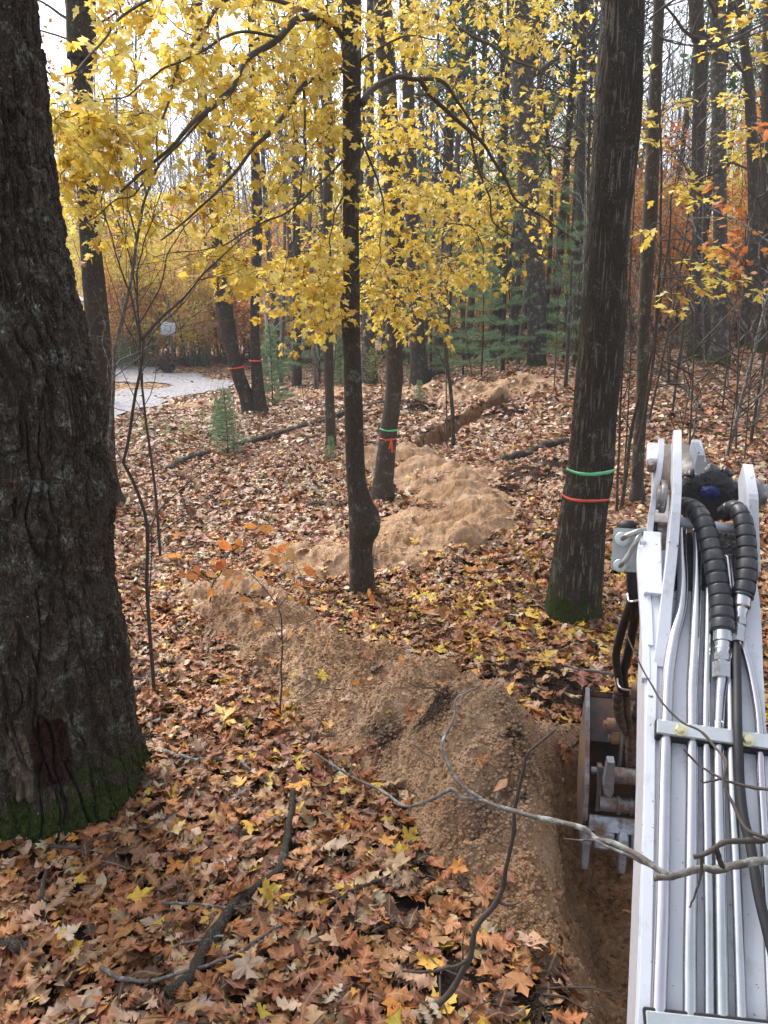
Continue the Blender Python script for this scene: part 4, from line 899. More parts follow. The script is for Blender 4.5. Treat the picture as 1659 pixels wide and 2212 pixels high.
spraytree('young maple reaching in from the right edge with bright yellow leaf layers up high', [(1705, 900), (1700, 700), (1700, 500), (1695, 300), (1690, 100), (1690, -40)], 9.0, .03,
    [((1700, 60), (1580, 30), -.5, .5), ((1700, 100), (1570, 70), -.4, .5), ((1700, 160), (1590, 130), -.3, .4), ((1700, 220), (1570, 215), .2, .4), ((1698, 270), (1560, 290), .3, .35), ((1698, 20), (1610, -10), -.5, .5), ((1698, 330), (1600, 330), -.2, .35)], 6, 3, .085)
stemthing('bare_sapling', 'long thin dark branch arching down from the top right between the trunks', 'sapling', [([(1500, -30), (1405, 40), (1420, 75), (1450, 92), (1500, 99), (1560, 98), (1620, 75), (1670, 60)], 7.6, 7.4, .010, .004)], 'twig', twigs=4, seed=31, twl=.4)
BO = [(.62, .24, .06), (.55, .18, .05), (.68, .30, .10)]
stemthing('beech_sapling', 'bare stemmed young beech with hanging orange leaves at the right frame edge', 'sapling', [([(1668, 860), (1672, 700), (1664, 560), (1655, 420), (1640, 300)], 7.5, 7.3, .012, .004), ([(1670, 640), (1620, 590), (1580, 575)], 7.4, 7.2, .004, .001), ([(1660, 470), (1610, 450), (1560, 440)], 7.4, 7.2, .004, .001), ([(1664, 560), (1600, 540), (1555, 560)], 7.4, 7.0, .004, .001)], 'twig', twigs=7, seed=33, twl=.4, leafspec=dict(n=110, size=.085, col=BO, tpl=BEECH, spread=.03))
LM = [(215, 'the trunk next to the massive oak'), (520, 'the twin trunk by the drive'), (708, 'the slim grey trunk'), (760, 'the burl maple'), (850, 'the ribboned leaning tree'), (905, 'the dark leaning old trunk'), (1160, 'the lichen spotted old trunk'), (1295, 'the big ribboned tree'), (1395, 'the slim tan trunk'), (1512, 'the dark twin stemmed trunk'), (1555, 'the lichen mottled trunk'), (1620, 'the grey slope trunk'), (1665, 'the frame edge trunk')]
def where(px):
    for k in range(len(LM)-1):
        a, b = LM[k], LM[k+1]
        if px < a[0]: return 'left of '+a[1]
        if px <= b[0]:
            w_ = b[0]-a[0]
            if w_ < 130: return 'between '+a[1].replace('the ', '', 1)+' and '+b[1].replace('the ', '', 1)
            return ('just right of '+a[1] if px < a[0]+w_*.33 else ('just left of '+b[1] if px > b[0]-w_*.33 else 'midway from '+a[1].replace(' by the drive', '')+' to '+b[1]))
    return 'beyond the frame edge trunk'
def how_far(Y): return 'front' if Y < 37 else ('middle' if Y < 45 else ('deeper' if Y < 56 else 'farthest'))
def lab(look, px, Y):
    s_ = look+' in the '+how_far(Y)+' woods, '+where(px)
    w_ = s_.split() if len(s_.split()) < 17 else s_.replace('in the ', 'in ').replace(' woods, ', ' woods, ').replace('just ', '').split(); return ' '.join(w_[:16])
# ================================================================ pines
PG = [(.19, .29, .15), (.23, .34, .18), (.15, .24, .13), (.28, .38, .20)]
def pine_meshes(H, rb, seed, dens=1.0, top=1.0, lo=.08, wid=.26, trunk_r=.012):
    rs = np.random.default_rng(seed); mt = MB(); P = np.array([[0, 0, -.1], [0, 0, H*.5], [.02*H, 0, H]]); Q = resamp(P, 14); tube(mt, Q, np.linspace(H*trunk_r, .006, 14), 8, moss=0)
    A = []; D = []; z = H*lo
    while z < H*.98:
        f = z/H; ln = H*wid*(1-f)**.8*(.8+.4*rs.random())+.05; k = rs.integers(4, 6); a0 = rs.random()*6
        for i in range(k):
            a = a0+i*2*math.pi/k+rs.normal(0, .2); el_ = -.05+.45*f+rs.normal(0, .1); d = np.array([math.cos(a)*math.cos(el_), math.sin(a)*math.cos(el_), math.sin(el_)])
            o = np.array([.02*H*f, 0, z]); B = wiggle(o, o+d*ln, 6, .06, seed+int(z*10)+i); B[:, 2] += .08*ln*np.linspace(0, 1, 6)**2; tube(mt, B, np.linspace(.004+.006*ln, .002, 6), 4, False, moss=0)
            n = int(10*ln*dens*10)+4
            u = .2+.8*rs.random(n)**.7; q = np.stack([np.interp(u, np.linspace(0, 1, 6), B[:, c]) for c in range(3)], 1); side = rs.normal(0, .16*ln, n)*(1.1-u)
            hz = np.array([-d[1], d[0], 0]); A.append(q+side[:, None]*hz+rs.normal(0, .012, (n, 3))); D.append(d*.7+np.sign(side)[:, None]*hz*.6+rs.normal(0, .35, (n, 3))+[0, 0, .25])
        z += H*(.085 if H > 4 else .06)*(.8+.4*rs.random())
    A = np.concatenate(A); D = np.concatenate(D)
    # each tuft: 7 thin needles
    mn = MB(); n = len(A); D /= np.linalg.norm(D, axis=1)[:, None]; c0 = np.array(PG)[rs.integers(0, 4, n)]*(1+.15*rs.normal(0, 1, (n, 1)))
    for j in range(7):
        L_ = (.10+.07*rs.random(n))*(1 if H > 2 else .6); d = D+rs.normal(0, .42, (n, 3)); d /= np.linalg.norm(d, axis=1)[:, None]; s = np.cross(d, rs.normal(0, 1, (n, 3))); s /= np.linalg.norm(s, axis=1)[:, None]
        wd = .0016+.0012*H*.3; V = np.stack([A-s*wd, A+s*wd, A+d*L_[:, None]*(1+H*.06)], 1).reshape(-1, 3); mn.add(V, np.arange(3*n).reshape(-1, 3), None, col=np.repeat(np.clip(c0*(.85+.3*rs.random((n, 1))), 0, 1), 3, 0), luv=np.zeros((3*n, 3)))
    return mt.mesh('pine_trunk', M['bark_dark']), mn.mesh('pine_needles', M['needle'])
PM = [pine_meshes(3.2, 0, 1, 1.0), pine_meshes(5.5, 0, 2, .8, lo=.12, wid=.3, trunk_r=.009), pine_meshes(1.2, 0, 3, .55), pine_meshes(9, 0, 4, .55, lo=.10, wid=.26, trunk_r=.008)]
def pine(px, py, Y, var, sc, label, group=None, rot=None):
    p = aty(px, py, Y); z = float(ground(p[0], p[1])); t = thing('pine_tree', (p[0], p[1], z), label, 'pine tree', group)
    t.scale = (sc, sc, sc); t.rotation_euler = (0, 0, random.random()*6 if rot is None else rot)
    for nm, me in zip(('trunk', 'needles'), PM[var]):
        o = bpy.data.objects.new(nm, me); C.objects.link(o); o.parent = t
    return t
pine(588, 835, 19.5, 0, .62, 'small dense blue green pine just right of the twin trunk by the drive')
pine(1000, 820, 24.5, 1, .8, 'soft green pine right of the grey sapling at the trench bend')
pine(1085, 812, 23.0, 3, .62, 'layered green pine left of the large lichen spotted trunk')
pine(1215, 800, 23.5, 1, 1.0, 'soft green pine between the lichen spotted trunk and the big ribboned tree')
pine(1040, 815, 20.5, 1, .62, 'pale feathery pine with see through boughs beside the small dark pole')
pine(1240, 800, 20.2, 1, .68, 'pale feathery pine touching the left side of the big ribboned tree')
pine(930, 815, 26, 3, .7, 'tall soft pine behind the dark leaning old trunk')
pine(690, 800, 30, 3, .62, 'tall young pine behind the slim straight grey trunk')
pine(640, 800, 33, 1, .9, 'young green pine left of the slim straight grey trunk, beyond the ridge')
pine(735, 812, 27, 0, .62, 'knee high pine beside the burl maple trunk beyond the ridge')
pine(1275, 770, 27, 1, .9, 'green pine mostly hidden behind the big ribboned tree')
pine(1500, 735, 24, 0, .7, 'small pine at the foot of the dark twin stemmed trunk on the slope')
pine(494, 1000, 11.8, 2, .85, 'tiny thin pine seedling in the leaves below the twin trunk')
pine(475, 955, 13, 2, .6, 'tiniest pine seedling behind the thin one in the leaves')
pine(715, 1010, 11.3, 2, .32, 'ankle high pine sprig near the foot of the slim grey trunk')
pine(905, 888, 17.2, 2, .5, 'pine sprig lying by the dark soil left of the trench bend')
PLB = ['low pine across the gravel, leftmost of its row', 'low pine across the gravel, second from the left', 'low pine across the gravel, third from the left', 'low pine across the gravel just left of the root ball', 'low pine across the gravel just right of the root ball', 'low pine across the gravel, second right of the root ball', 'smallest low pine across the gravel, beside the twin trunk']
for i, (px, Y, s) in enumerate([(262, 38, .55), (285, 40, .6), (310, 39, .5), (330, 41, .55), (398, 41, .5), (425, 40, .4), (450, 39, .35)]):
    pine(px, 770, Y, 0, s, PLB[i], 'low pines across the gravel drive')
for i, (px, Y, s) in enumerate([(980, 40, 1.3), (1060, 44, 1.4), (1120, 36, 1.1), (1200, 42, 1.4), (860, 42, 1.3), (740, 46, 1.3), (660, 50, 1.4), (1300, 46, 1.3)]):
    pine(px, 780, Y, 3, s, lab('tall hazy pine', px, Y), 'tall pines deep in the far woods')

# ================================================================ bare woodland trees
def bare_mesh(H, r0, seed, crown=.45, nb=22, mat='bark_grey', sub=4, leaf=None, leafn=0, lsize=.12, sides=6, blen=.22):
    rs = np.random.default_rng(seed); mb = MB(); P = np.array([[0, 0, -.2], [rs.normal(0, .02)*H, rs.normal(0, .02)*H, H*.45], [rs.normal(0, .05)*H, rs.normal(0, .05)*H, H]])
    Q = resamp(P, 16); rr = np.linspace(r0, r0*.12, 16); tube(mb, Q, rr, sides, False, moss=0); nodes = []
    for b in range(nb):
        f = crown+(1-crown)*(b+rs.random())/nb; i = min(int(f*15), 14); q = Q[i]+(Q[i+1]-Q[i])*(f*15-i); a = rs.random()*6.283; u = .5+.9*rs.random(); d = np.array([math.cos(a), math.sin(a), u]); d /= np.linalg.norm(d)
        ln = H*blen*(1.25-f)*(.6+.8*rs.random()); rb = max(.012, r0*(1-f)*.5+.008); B = wiggle(q, q+d*ln, 6, .13, seed+b); tube(mb, B, np.linspace(rb, rb*.25, 6), 3, False, moss=0); nodes += [(B[m], None, 0) for m in range(2, 6)]
        for s_ in range(sub):
            k = rs.integers(1, 5); dd = d+rs.normal(0, .55, 3); dd[2] += .25; dd /= np.linalg.norm(dd); l2 = ln*(.3+.4*rs.random()); B2 = wiggle(B[k], B[k]+dd*l2, 4, .15, seed+b+s_); tube(mb, B2, np.linspace(rb*.45, rb*.15, 4), 3, False, moss=0); nodes += [(B2[m], None, 0) for m in range(1, 4)]
    return mb, nodes
BV = []
for s_ in range(6):
    mb, _ = bare_mesh(17+2*s_ % 5, [.10, .14, .08, .18, .11, .07][s_], 300+s_, [.35, .45, .3, .5, .4, .35][s_], 24, sub=4); BV.append(mb.mesh('bare_tree', M[['bark_grey', 'bark_dark', 'twig_far', 'bark_pale', 'twig_far', 'bark_grey'][s_]]))
mb, _ = bare_mesh(13, .10, 390, .55, 18, sub=4); BIR = mb.mesh('birch_tree', M['bark_birch'])
rs = np.random.default_rng(5)
def plant_mesh(name, me, px, Y, label, cat, group, sc=1.0, lean=0.03):
    p = aty(px, 780, Y); z = float(ground(p[0], p[1])); o = bpy.data.objects.new(name, me); C.objects.link(o); o.location = (p[0], p[1], z-.05); o.scale = (sc, sc, sc)
    o.rotation_euler = (rs.normal(0, lean), rs.normal(0, lean), rs.random()*6.28); return tag(o, label, cat, group)
GL = ['bare grey or dark trunk standing in the woods across the gravel drive', 'bare straight trunk in the woods behind the sand ridge and the pines', 'bare trunk standing in the woods on top of the right slope']
def zone(px): return 0 if px < 640 else (1 if px < 1330 else 2)
GG = ['bare trunks across the drive', 'bare trunks behind the pines', 'bare trunks on the right slope']
for Y0, Y1, n in ((26, 36, 44), (36, 50, 64), (50, 68, 70)):
    for i in range(n):
        px = 60+rs.random()*1720 if rs.random() < .7 else 950+rs.random()*800; Y = Y0+(Y1-Y0)*rs.random()
        if px < 560 and Y < 40: continue
        if abs(px-360) < 60 and Y < 50: continue
        p = aty(px, 780, Y)
        if inpoly(np.array([p[0]]), np.array([p[1]]), DRV)[0]: continue
        bi = rs.integers(0, 6); scl = .75+.5*rs.random(); plant_mesh('bare_tree', BV[bi], px, Y, lab(['grey', 'dark', 'pale thin', 'stout pale', 'brown', 'thin grey'][bi]+(' tall' if scl > 1 else ' short')+' trunk', px, Y), 'tree', GG[zone(px)], scl)
for px, Y, s in ((420, 42, 1.0), (441, 42.5, 1.1), (280, 40, .9), (455, 45, 1.0), (318, 47, 1.1), (405, 50, 1.1), (232, 44, 1)):
    plant_mesh('birch_tree', BIR, px, Y, lab('slender white birch', px, Y), 'tree', 'white birches across the drive', s, .05)
for px, Y, lb in ((584, 34, 'white birch leaning left just right of the twin trunk by the drive'), (597, 35, 'upright white birch beside the leaning one near the small pine')):
    plant_mesh('birch_tree', BIR, px, Y, lb, 'tree', None, .9, .10 if px == 584 else .03)

# ================================================================ understory with autumn leaves
ORA = [(.74, .32, .10), (.80, .42, .14), (.66, .26, .10), (.80, .52, .26)]; YE2 = [(.84, .66, .12), (.80, .58, .09), (.86, .70, .24), (.74, .68, .18)]
PIN = [(.74, .42, .26), (.78, .50, .34), (.66, .34, .20)]
UM = {}
def under_mesh(key, H, cols, seed, n, size, lo=.2, flat=.35):
    rs2 = np.random.default_rng(seed); mb = MB(); nodes = []
    for st in range(3):
        tip = np.array([rs2.normal(0, .14)*H, rs2.normal(0, .14)*H, H*(.75+.25*rs2.random())]); Q = wiggle(np.array([0, 0, -.1]), tip, 10, .05, seed+st); tube(mb, Q, np.linspace(.012*H*.6, .006, 10), 4, False, moss=0)
        for b in range(12):
            k = rs2.integers(int(10*lo), 10); a = rs2.random()*6.28; d = np.array([math.cos(a), math.sin(a), .15+.3*rs2.random()]); l = H*.34*(.4+.8*rs2.random())*(1.15-k/12); B = wiggle(Q[k], Q[k]+d*l, 5, .08, seed+b); tube(mb, B, np.linspace(.008, .003, 5), 3, False, moss=0); nodes += [(B[m], None, 0) for m in range(1, 5)]
    stem = mb.mesh('sapling_stems', M['twig_far']); mb = MB(); leafcloud(mb, nodes, n, size, cols, QUAD, .10*H**.5, .4, seed, .15); UM[key] = (stem, mb.mesh('sapling_foliage', M['leaf_far']))
under_mesh('o1', 4.5, ORA, 41, 1500, .14); under_mesh('o2', 6.5, ORA, 42, 2200, .16); under_mesh('y1', 5.5, YE2, 43, 1900, .16); under_mesh('y2', 8, YE2, 44, 2700, .17, .25); under_mesh('p1', 5, PIN, 45, 1300, .13); under_mesh('g1', 2.0, [(.20, .26, .06), (.32, .34, .08)], 46, 500, .08, .1)
def under(px, Y, key, label, group, sc=1.0):
    p = aty(px, 780, Y); z = float(ground(p[0], p[1])); t = thing('young_tree', (p[0], p[1], z), label, 'young tree', group); t.scale = (sc, sc, sc); t.rotation_euler = (0, 0, random.random()*6.28)
    for nm, me in zip(('stems', 'foliage'), UM[key]):
        o = bpy.data.objects.new(nm, me); C.objects.link(o); o.parent = t
def many(n, x0, x1, Y0, Y1, keys, label, group, s0=.8, s1=1.3):
    for i in range(n):
        px = x0+(x1-x0)*(i+rs.random())/n; Y = Y0+(Y1-Y0)*rs.random(); p = aty(px, 780, Y)
        if inpoly(np.array([p[0]]), np.array([p[1]]), DRV)[0]: Y = Y1+2
        kk = keys[rs.integers(0, len(keys))]; sc_ = s0+(s1-s0)*rs.random(); under(px, Y, kk, lab({'o1': 'orange', 'o2': 'tall orange', 'y1': 'yellow', 'y2': 'tall yellow', 'p1': 'pinkish rusty', 'g1': 'green'}[kk]+' sapling', px, Y), group, sc_)
many(30, 225, 640, 39, 52, ['o1', 'o2', 'o1', 'p1'], 'orange leaved young beech in the woods across the gravel drive', 'orange young beeches across the drive', .9, 1.25)
many(20, 200, 600, 38, 48, ['y1', 'y1', 'y2'], 'yellow leaved young tree across the gravel drive', 'yellow young trees across the drive', .75, 1.1)
many(22, 560, 1280, 33, 50, ['o1', 'p1', 'o2', 'y1'], 'orange or rusty leaved sapling in the woods behind the pines', 'rusty saplings behind the pines', .8, 1.3)
many(14, 640, 1250, 33, 50, ['y2', 'y1'], 'pale yellow young tree showing between the trunks behind the pines', 'yellow young trees behind the pines', .9, 1.4)
many(28, 1340, 1760, 26, 46, ['o1', 'o1', 'p1', 'o2'], 'orange leaved young beech on top of the right slope', 'orange young beeches on the right slope', .7, 1.3)
many(12, 1340, 1740, 30, 50, ['y1', 'y2'], 'yellow young tree between trunks on top of the right slope', 'yellow young trees on the right slope', .8, 1.3)
for (px, Y), wl in zip(((470, 14.5), (430, 15), (395, 13.5), (345, 13.2), (300, 14)), ('low green weed nearest the twin trunk', 'low green weed second left of the twin trunk', 'low green weed in the middle of the leafy gravel verge', 'low green weed behind the dark forked sapling', 'low green weed nearest the trunk next to the massive oak')):
    under(px, Y, 'g1', wl, 'green weeds near the gravel edge', .16+.1*rs.random())
for (px, Y), wl in zip(((1205, 21), (1240, 23), (760, 24.5), (800, 22.2)), ('green shrub just right of the lichen spotted old trunk', 'green shrub just left of the big ribboned tree', 'green shrub just behind the burl maple', 'green shrub between burl maple and ribboned leaning tree')):
    under(px, Y, 'g1', wl, 'green shrubs at the far old trunks', .55)
# the rusty oak crown high at the upper left, and the high crowns that close off the sky
def crown(label, px, py0, Y, H, cols, n, size, seed, rb=.22, sp=.35, lo=.35, nb=20, blen=3.2, matb='bark_dark'):
    p = aty(px, py0, Y); z = float(ground(p[0], p[1])); t = thing('tall_tree', (p[0], p[1], z), label, 'tree'); mb = MB(); P = np.array([[p[0], p[1], z-.2], [p[0]+.2, p[1], z+H*.5], [p[0]+.1, p[1], z+H]]); Q = resamp(P, 30)
    tube(mb, Q, np.linspace(rb, rb*.2, 30), 12, moss=0); mb.build('trunk', M[matb], t); mb = MB(); nodes = branchset(mb, Q, lambda f: rb*(1-f)+.02, lo, nb, blen, .45, 4, seed, 4); mb.build('branches', M['twig'], t)
    mb = MB(); leafcloud(mb, nodes, n, size, cols, QUAD if size > .1 else OAK_S, sp, .6, seed); mb.build('foliage', M['leaf_far'], t)
RUST = [(.42, .16, .06), (.50, .22, .09), (.36, .13, .05), (.55, .30, .12)]
crown('tall oak with rusty brown leaves rising behind the trunk next to the massive oak', 205, 780, 21, 16, RUST, 4200, .12, 71, .16, .3, .45, 24, 4.2)
crown('tall maple with thin yellow leaves behind the slim grey trunk', 640, 800, 30, 17, YE2, 3200, .13, 72, .2, .4, .3, 22, 3.4)
crown('tall maple with pale yellow crown behind the lichen spotted trunk', 1060, 800, 31, 18, YE2, 3000, .13, 73, .2, .4, .35, 22, 3.6)
crown('tall maple with golden crown right of the lichen mottled trunk', 1600, 760, 27, 15, YE2+[(.66, .36, .08)], 2600, .12, 75, .16, .4, .35, 20, 3.0)
GRN = [(.07, .13, .07), (.09, .17, .08), (.13, .20, .09)]
crown('tall pine with dark green boughs high between the middle trunks', 950, 810, 29, 19, GRN, 5200, .17, 76, .2, .35, .3, 30, 3.2)
crown('tall pine with dark green boughs left of the big ribboned tree', 1190, 800, 33, 20, GRN, 5200, .17, 77, .2, .4, .35, 30, 3.6)
crown('tall pine with dark boughs above the right slope', 1490, 750, 31, 18, GRN, 5000, .17, 78, .2, .4, .45, 26, 3.4)

# ================================================================ the far wood, one mass
def arr(me, name=None):
    n = len(me.vertices); v = np.zeros(n*3, np.float32); me.vertices.foreach_get('co', v); nl = len(me.loops); l = np.zeros(nl, np.int32); me.loops.foreach_get('vertex_index', l); q = [p for p in ()]
    return v.reshape(-1, 3), l
lo_ = []
for s_ in range(4):
    mb, _ = bare_mesh(16, .13, 500+s_, .3, 16, sub=3, sides=3); V = np.concatenate(mb.v); F = np.concatenate(mb.q); lo_.append((V, F))
mb = MB(); nfar = 620; f2 = MB()
for i in range(nfar):
    Y = 68+105*rs.random()**1.1; X = (-.62+1.3*rs.random())*Y; V, F = lo_[i % 4]; a = rs.random()*6.28; s = .7+.6*rs.random(); c_, s_ = math.cos(a), math.sin(a)
    W = V*s; W = np.stack([W[:, 0]*c_-W[:, 1]*s_, W[:, 0]*s_+W[:, 1]*c_, W[:, 2]], 1)+[X, Y, float(smooth_ground(X, Y))]; mb.add(W, None, F, moss=0)
    if rs.random() < .6:
        n = 90; P = np.array([X, Y, float(smooth_ground(X, Y))+2.2+4.5*rs.random()])+rs.normal(0, 1, (n, 3))*[1.8, 1.8, 1.4]; pal = [ORA, YE2, PIN, ORA, RUST][rs.integers(0, 5)]; c = np.array(pal)[rs.integers(0, len(pal), n)]
        leaves(f2, QUAD, P, rs.normal(0, 1, (n, 3)), rs.normal(0, 1, (n, 3)), .28+.2*rs.random(n), c, .2)
o = mb.build('far_woods', M['twig_far'], smooth=True); tag(o, kind='stuff')
o = f2.build('far_foliage', M['leaf_far']); tag(o, kind='stuff')

# ================================================================ house corner, backboard, root ball
hp = aty(181, 745, 36); hp[1] = 29.0; hz = float(ground(hp[0], hp[1])); t = thing('house', (hp[0], hp[1], hz), 'green sided house with pale metal roof glimpsed between the two left trunks', 'house')
M['siding'] = plain('green_siding', (.17, .22, .15), .7, var=.1, scale=4); M['metal_roof'] = plain('metal_roof', (.60, .63, .66), .35, .3, var=.08, scale=3); M['trim'] = plain('brown_trim', (.30, .12, .06), .7); M['pane'] = plain('window_pane', (.05, .06, .07), .1)
hx = hp[0]
mb = MB()
for k in range(18):
    z0 = hz+.55+k*.14
    for side in (0, 1):
        if side == 0: box(mb, [hx-3.5, hp[1]+.012, z0+.07], 3.5, .02, .072, [[1, 0, 0], [0, 1, -.12], [0, 0, 1]], .004)
        else: box(mb, [hx-.012, hp[1]+3.5, z0+.07], .02, 3.5, .072, [[1, 0, -.12], [0, 1, 0], [0, 0, 1]], .004)
box(mb, [hx-3.5, hp[1]+3.5, hz+1.6], 3.46, 3.46, 1.5, None, .01); mb.build('wall', M['siding'], t)
mb = MB(); box(mb, [hx-3.5, hp[1]+3.5, hz+.2], 3.5, 3.5, .36, None, .01); mb.build('foundation', M['trim'], t)
mb = MB(); box(mb, [hx+.02, hp[1]-.02, hz+1.8], .05, .05, 1.3, None, .01); box(mb, [hx-3.5, hp[1]-.28, hz+3.04], 3.9, .02, .09, None, .004); mb.build('corner_trim', M['twig_far'], t)
mb = MB(); zr = hz+3.12; V = np.array([(hx-7.4, hp[1]-.4, zr), (hx+.4, hp[1]-.4, zr), (hx+.4, hp[1]+7.4, zr), (hx-7.4, hp[1]+7.4, zr), (hx-3.5, hp[1]+3.5, zr+2.0)], float)
V2 = V-[0, 0, .08]; mb.add(np.vstack([V, V2]), [(0, 1, 4), (1, 2, 4), (2, 3, 4), (3, 0, 4), (5, 9, 6), (6, 9, 7), (7, 9, 8), (8, 9, 5)], [(0, 5, 6, 1), (1, 6, 7, 2), (2, 7, 8, 3), (3, 8, 5, 0)]); mb.build('roof', M['metal_roof'], t, smooth=False)
wd = None
mb = MB(); box(mb, [hx-1.6, hp[1]-.03, hz+1.9], .5, .03, .55, None, .01); wd = mb.build('window', M['metal_roof'], t); mb = MB(); box(mb, [hx-1.6, hp[1]-.05, hz+1.9], .43, .015, .48, None, .004); mb.build('pane', M['pane'], wd)
# backboard on its post
bp = aty(373, 772, 37.5); bz = float(ground(bp[0], bp[1])); t = thing('basketball_hoop', (bp[0], bp[1], bz), 'white weathered backboard on a wooden post at the far edge of the gravel', 'basketball hoop')
M['board'] = plain('board_white', (.62, .64, .68), .5, var=.12, scale=5); M['board_line'] = plain('board_line', (.20, .20, .22), .6); M['post_wood'] = plain('post_wood', (.20, .16, .13), .9, var=.3, scale=8)
mb = MB(); tube(mb, np.array([[bp[0], bp[1], bz-.3], [bp[0], bp[1], bz+1.6], [bp[0]-.06, bp[1], bz+3.3]]), [.075, .07, .06], 12, moss=0); mb.build('post', M['post_wood'], t)
bc = aty(363, 710, 37.35); mb = MB(); ax_ = np.array([[.995, 0, -.10], [0, 1, 0], [.10, 0, .995]]); box(mb, bc, .33, .03, .30, ax_, .01); bd = mb.build('backboard', M['board'], t)
mb = MB()
for dx, dz_, hx_, hz_ in ((-.14, .02, .012, .12), (.12, .02, .012, .12), (-.01, .14, .14, .012), (-.01, -.10, .14, .012)): box(mb, bc+[dx, -.036, dz_], hx_, .004, hz_, ax_, .001)
mb.build('target_square', M['board_line'], bd)
mb = MB(); box(mb, bc+[.2, .09, 0], .15, .04, .03, None, .005); mb.build('bracket', M['post_wood'], t)
# upturned root ball
rp = aty(360, 788, 36); rz = float(ground(rp[0], rp[1])); t = thing('root_ball', (rp[0], rp[1], rz), 'upturned brown root ball of a fallen tree at the far side of the gravel', 'root ball')
M['root'] = plain('root_wood', (.085, .045, .03), .95, var=.4, scale=12, bmp=.02); rs3 = np.random.default_rng(8); mb = MB()
a, b_ = np.meshgrid(np.linspace(0, 2*math.pi, 28, endpoint=False), np.linspace(0, math.pi, 16)); xs = np.sin(b_)*np.cos(a); zs_ = np.cos(b_); ys = np.sin(b_)*np.sin(a); rr_ = 1+.28*fbm(xs*2.2, ys*2.2, zs_*2.2, o=3, seed=4)
V = np.stack([rp[0]+.40*xs*rr_, rp[1]+.22*ys*rr_, rz+.42+.44*zs_*rr_], -1); k = 28; i = np.arange(15)[:, None]*k; j = np.arange(k)[None]; mb.add(V.reshape(-1, 3), None, np.stack([i+j, i+k+j, i+k+(j+1) % k, i+(j+1) % k], -1).reshape(-1, 4)); mb.build('root_mass', M['root'], t)
mb = MB()
for q in range(38):
    an = rs3.random()*6.28; d = np.array([math.cos(an), -.3+.3*rs3.normal(), math.sin(an)]); o_ = np.array([rp[0], rp[1]-.1, rz+.45])+d*.25; tube(mb, wiggle(o_, o_+d*(.25+.35*rs3.random()), 6, .2, q), np.linspace(.03, .006, 6), 4, moss=0)
mb.build('roots', M['root'], t)

# thin bare saplings in front of the woods
SV = []
for q in range(4):
    mb, _ = bare_mesh([4.2, 5.5, 3.4, 6.5][q], [.014, .022, .010, .026][q], 700+q, .12, 16, sub=2, sides=6, blen=.20); SV.append(mb.mesh('bare_sapling', M[['twig', 'bark_grey', 'twig', 'twig_grey'][q]]))
for q in range(34):
    right = q < 21; px = 1325+400*rs.random() if right else 560+700*rs.random(); Y = (9.5+11*rs.random()) if right else (17+8*rs.random()); p = aty(px, 780, Y)
    if float(mound(p[0], p[1], HW)) > -.05 or float(trench(p[0], p[1])) > .02: continue
    k = rs.integers(0, 4); o = bpy.data.objects.new('bare_sapling', SV[k]); C.objects.link(o); o.location = (p[0], p[1], float(ground(p[0], p[1]))-.03); o.rotation_euler = (rs.normal(0, .07), rs.normal(0, .07), rs.random()*6.28); o.scale = [.8+.5*rs.random()]*3
    tag(o, ['slender dark', 'grey', 'wispy dark', 'pale grey'][k]+' bare sapling '+('low on slope, ' if Y < 14 else 'up the slope, ' if right else 'before the pines, ')+where(px).replace('just ', '').replace('the ', ''), 'sapling', 'thin bare saplings on the slope' if right else 'thin bare saplings before the pines')
# ================================================================ the digging machine's boom and bucket
BP = np.array([.592, 1.103, 1.04]); BT = np.array([.2155, .773, .598]); BT /= np.linalg.norm(BT); BU = np.array([.9633, -.2685, 0]); BU -= BT*np.dot(BT, BU); BU /= np.linalg.norm(BU); BN = np.cross(BU, BT)
def bl(px, py, off=0.0): return onplane(px, py, BP+BN*off, BN)
def blp(L, off=0.0): return np.array([bl(q[0], q[1], q[2] if len(q) > 2 else off) for q in L])
def paint_mat(name, c, chips=.35):
    m, nt, b = newmat(name); v = ocoord(nt); n = noise(nt, v, 18, 6, .7); n2 = noise(nt, v, 3, 3, .6)
    col = mixc(nt, n2, tuple(x*.88 for x in c), c)
    col = mixc(nt, ramp(nt, n, [(.54, (0, 0, 0)), (.72, (.55, .55, .55))]), col, (.30, .26, .22))
    col = mixc(nt, ramp(nt, noise(nt, v, 70, 4, .7), [(.66, (0, 0, 0)), (.69, (1, 1, 1))]), col, (.05, .05, .06))
    setp(b, Base_Color=col, Roughness=.38, Specular_IOR_Level=.5, Coat_Weight=.25, Coat_Roughness=.2); bump(nt, b, noise(nt, v, 40, 3), .12, .002); return m
M['white_paint'] = paint_mat('white_paint', (.60, .62, .67))
def zinc():
    m, nt, b = newmat('zinc_tube'); v = ocoord(nt); n = noise(nt, v, 9, 4, .6); n2 = noise(nt, v, 60, 4, .7)
    c = ramp(nt, n, [(.3, (.42, .46, .43)), (.5, (.52, .52, .54)), (.7, (.52, .46, .53))]); c = mixc(nt, ramp(nt, n2, [(.55, (0, 0, 0)), (.8, (.6, .6, .6))]), c, (.42, .43, .40))
    setp(b, Base_Color=c, Metallic=.95, Roughness=mth(nt, 'ADD', mth(nt, 'MULTIPLY', n2, .22), .12)); bump(nt, b, n2, .12, .001); return m
M['zinc'] = zinc()
M['bolt'] = plain('yellow_zinc', (.72, .66, .42), .3, .9, var=.1, scale=40)
M['rubber'] = plain('black_rubber', (.018, .018, .020), .55, var=.3, scale=60, bmp=.001, spec=.4)
M['hose'] = plain('hose_guard', (.030, .031, .035), .38, var=.2, scale=80, bmp=.001, spec=.5, dirt=(.10, .085, .07), dscale=9, damt=.36)
M['grease'] = plain('grease_grime', (.014, .013, .014), .35, var=.5, scale=70, bmp=.01, spec=.6)
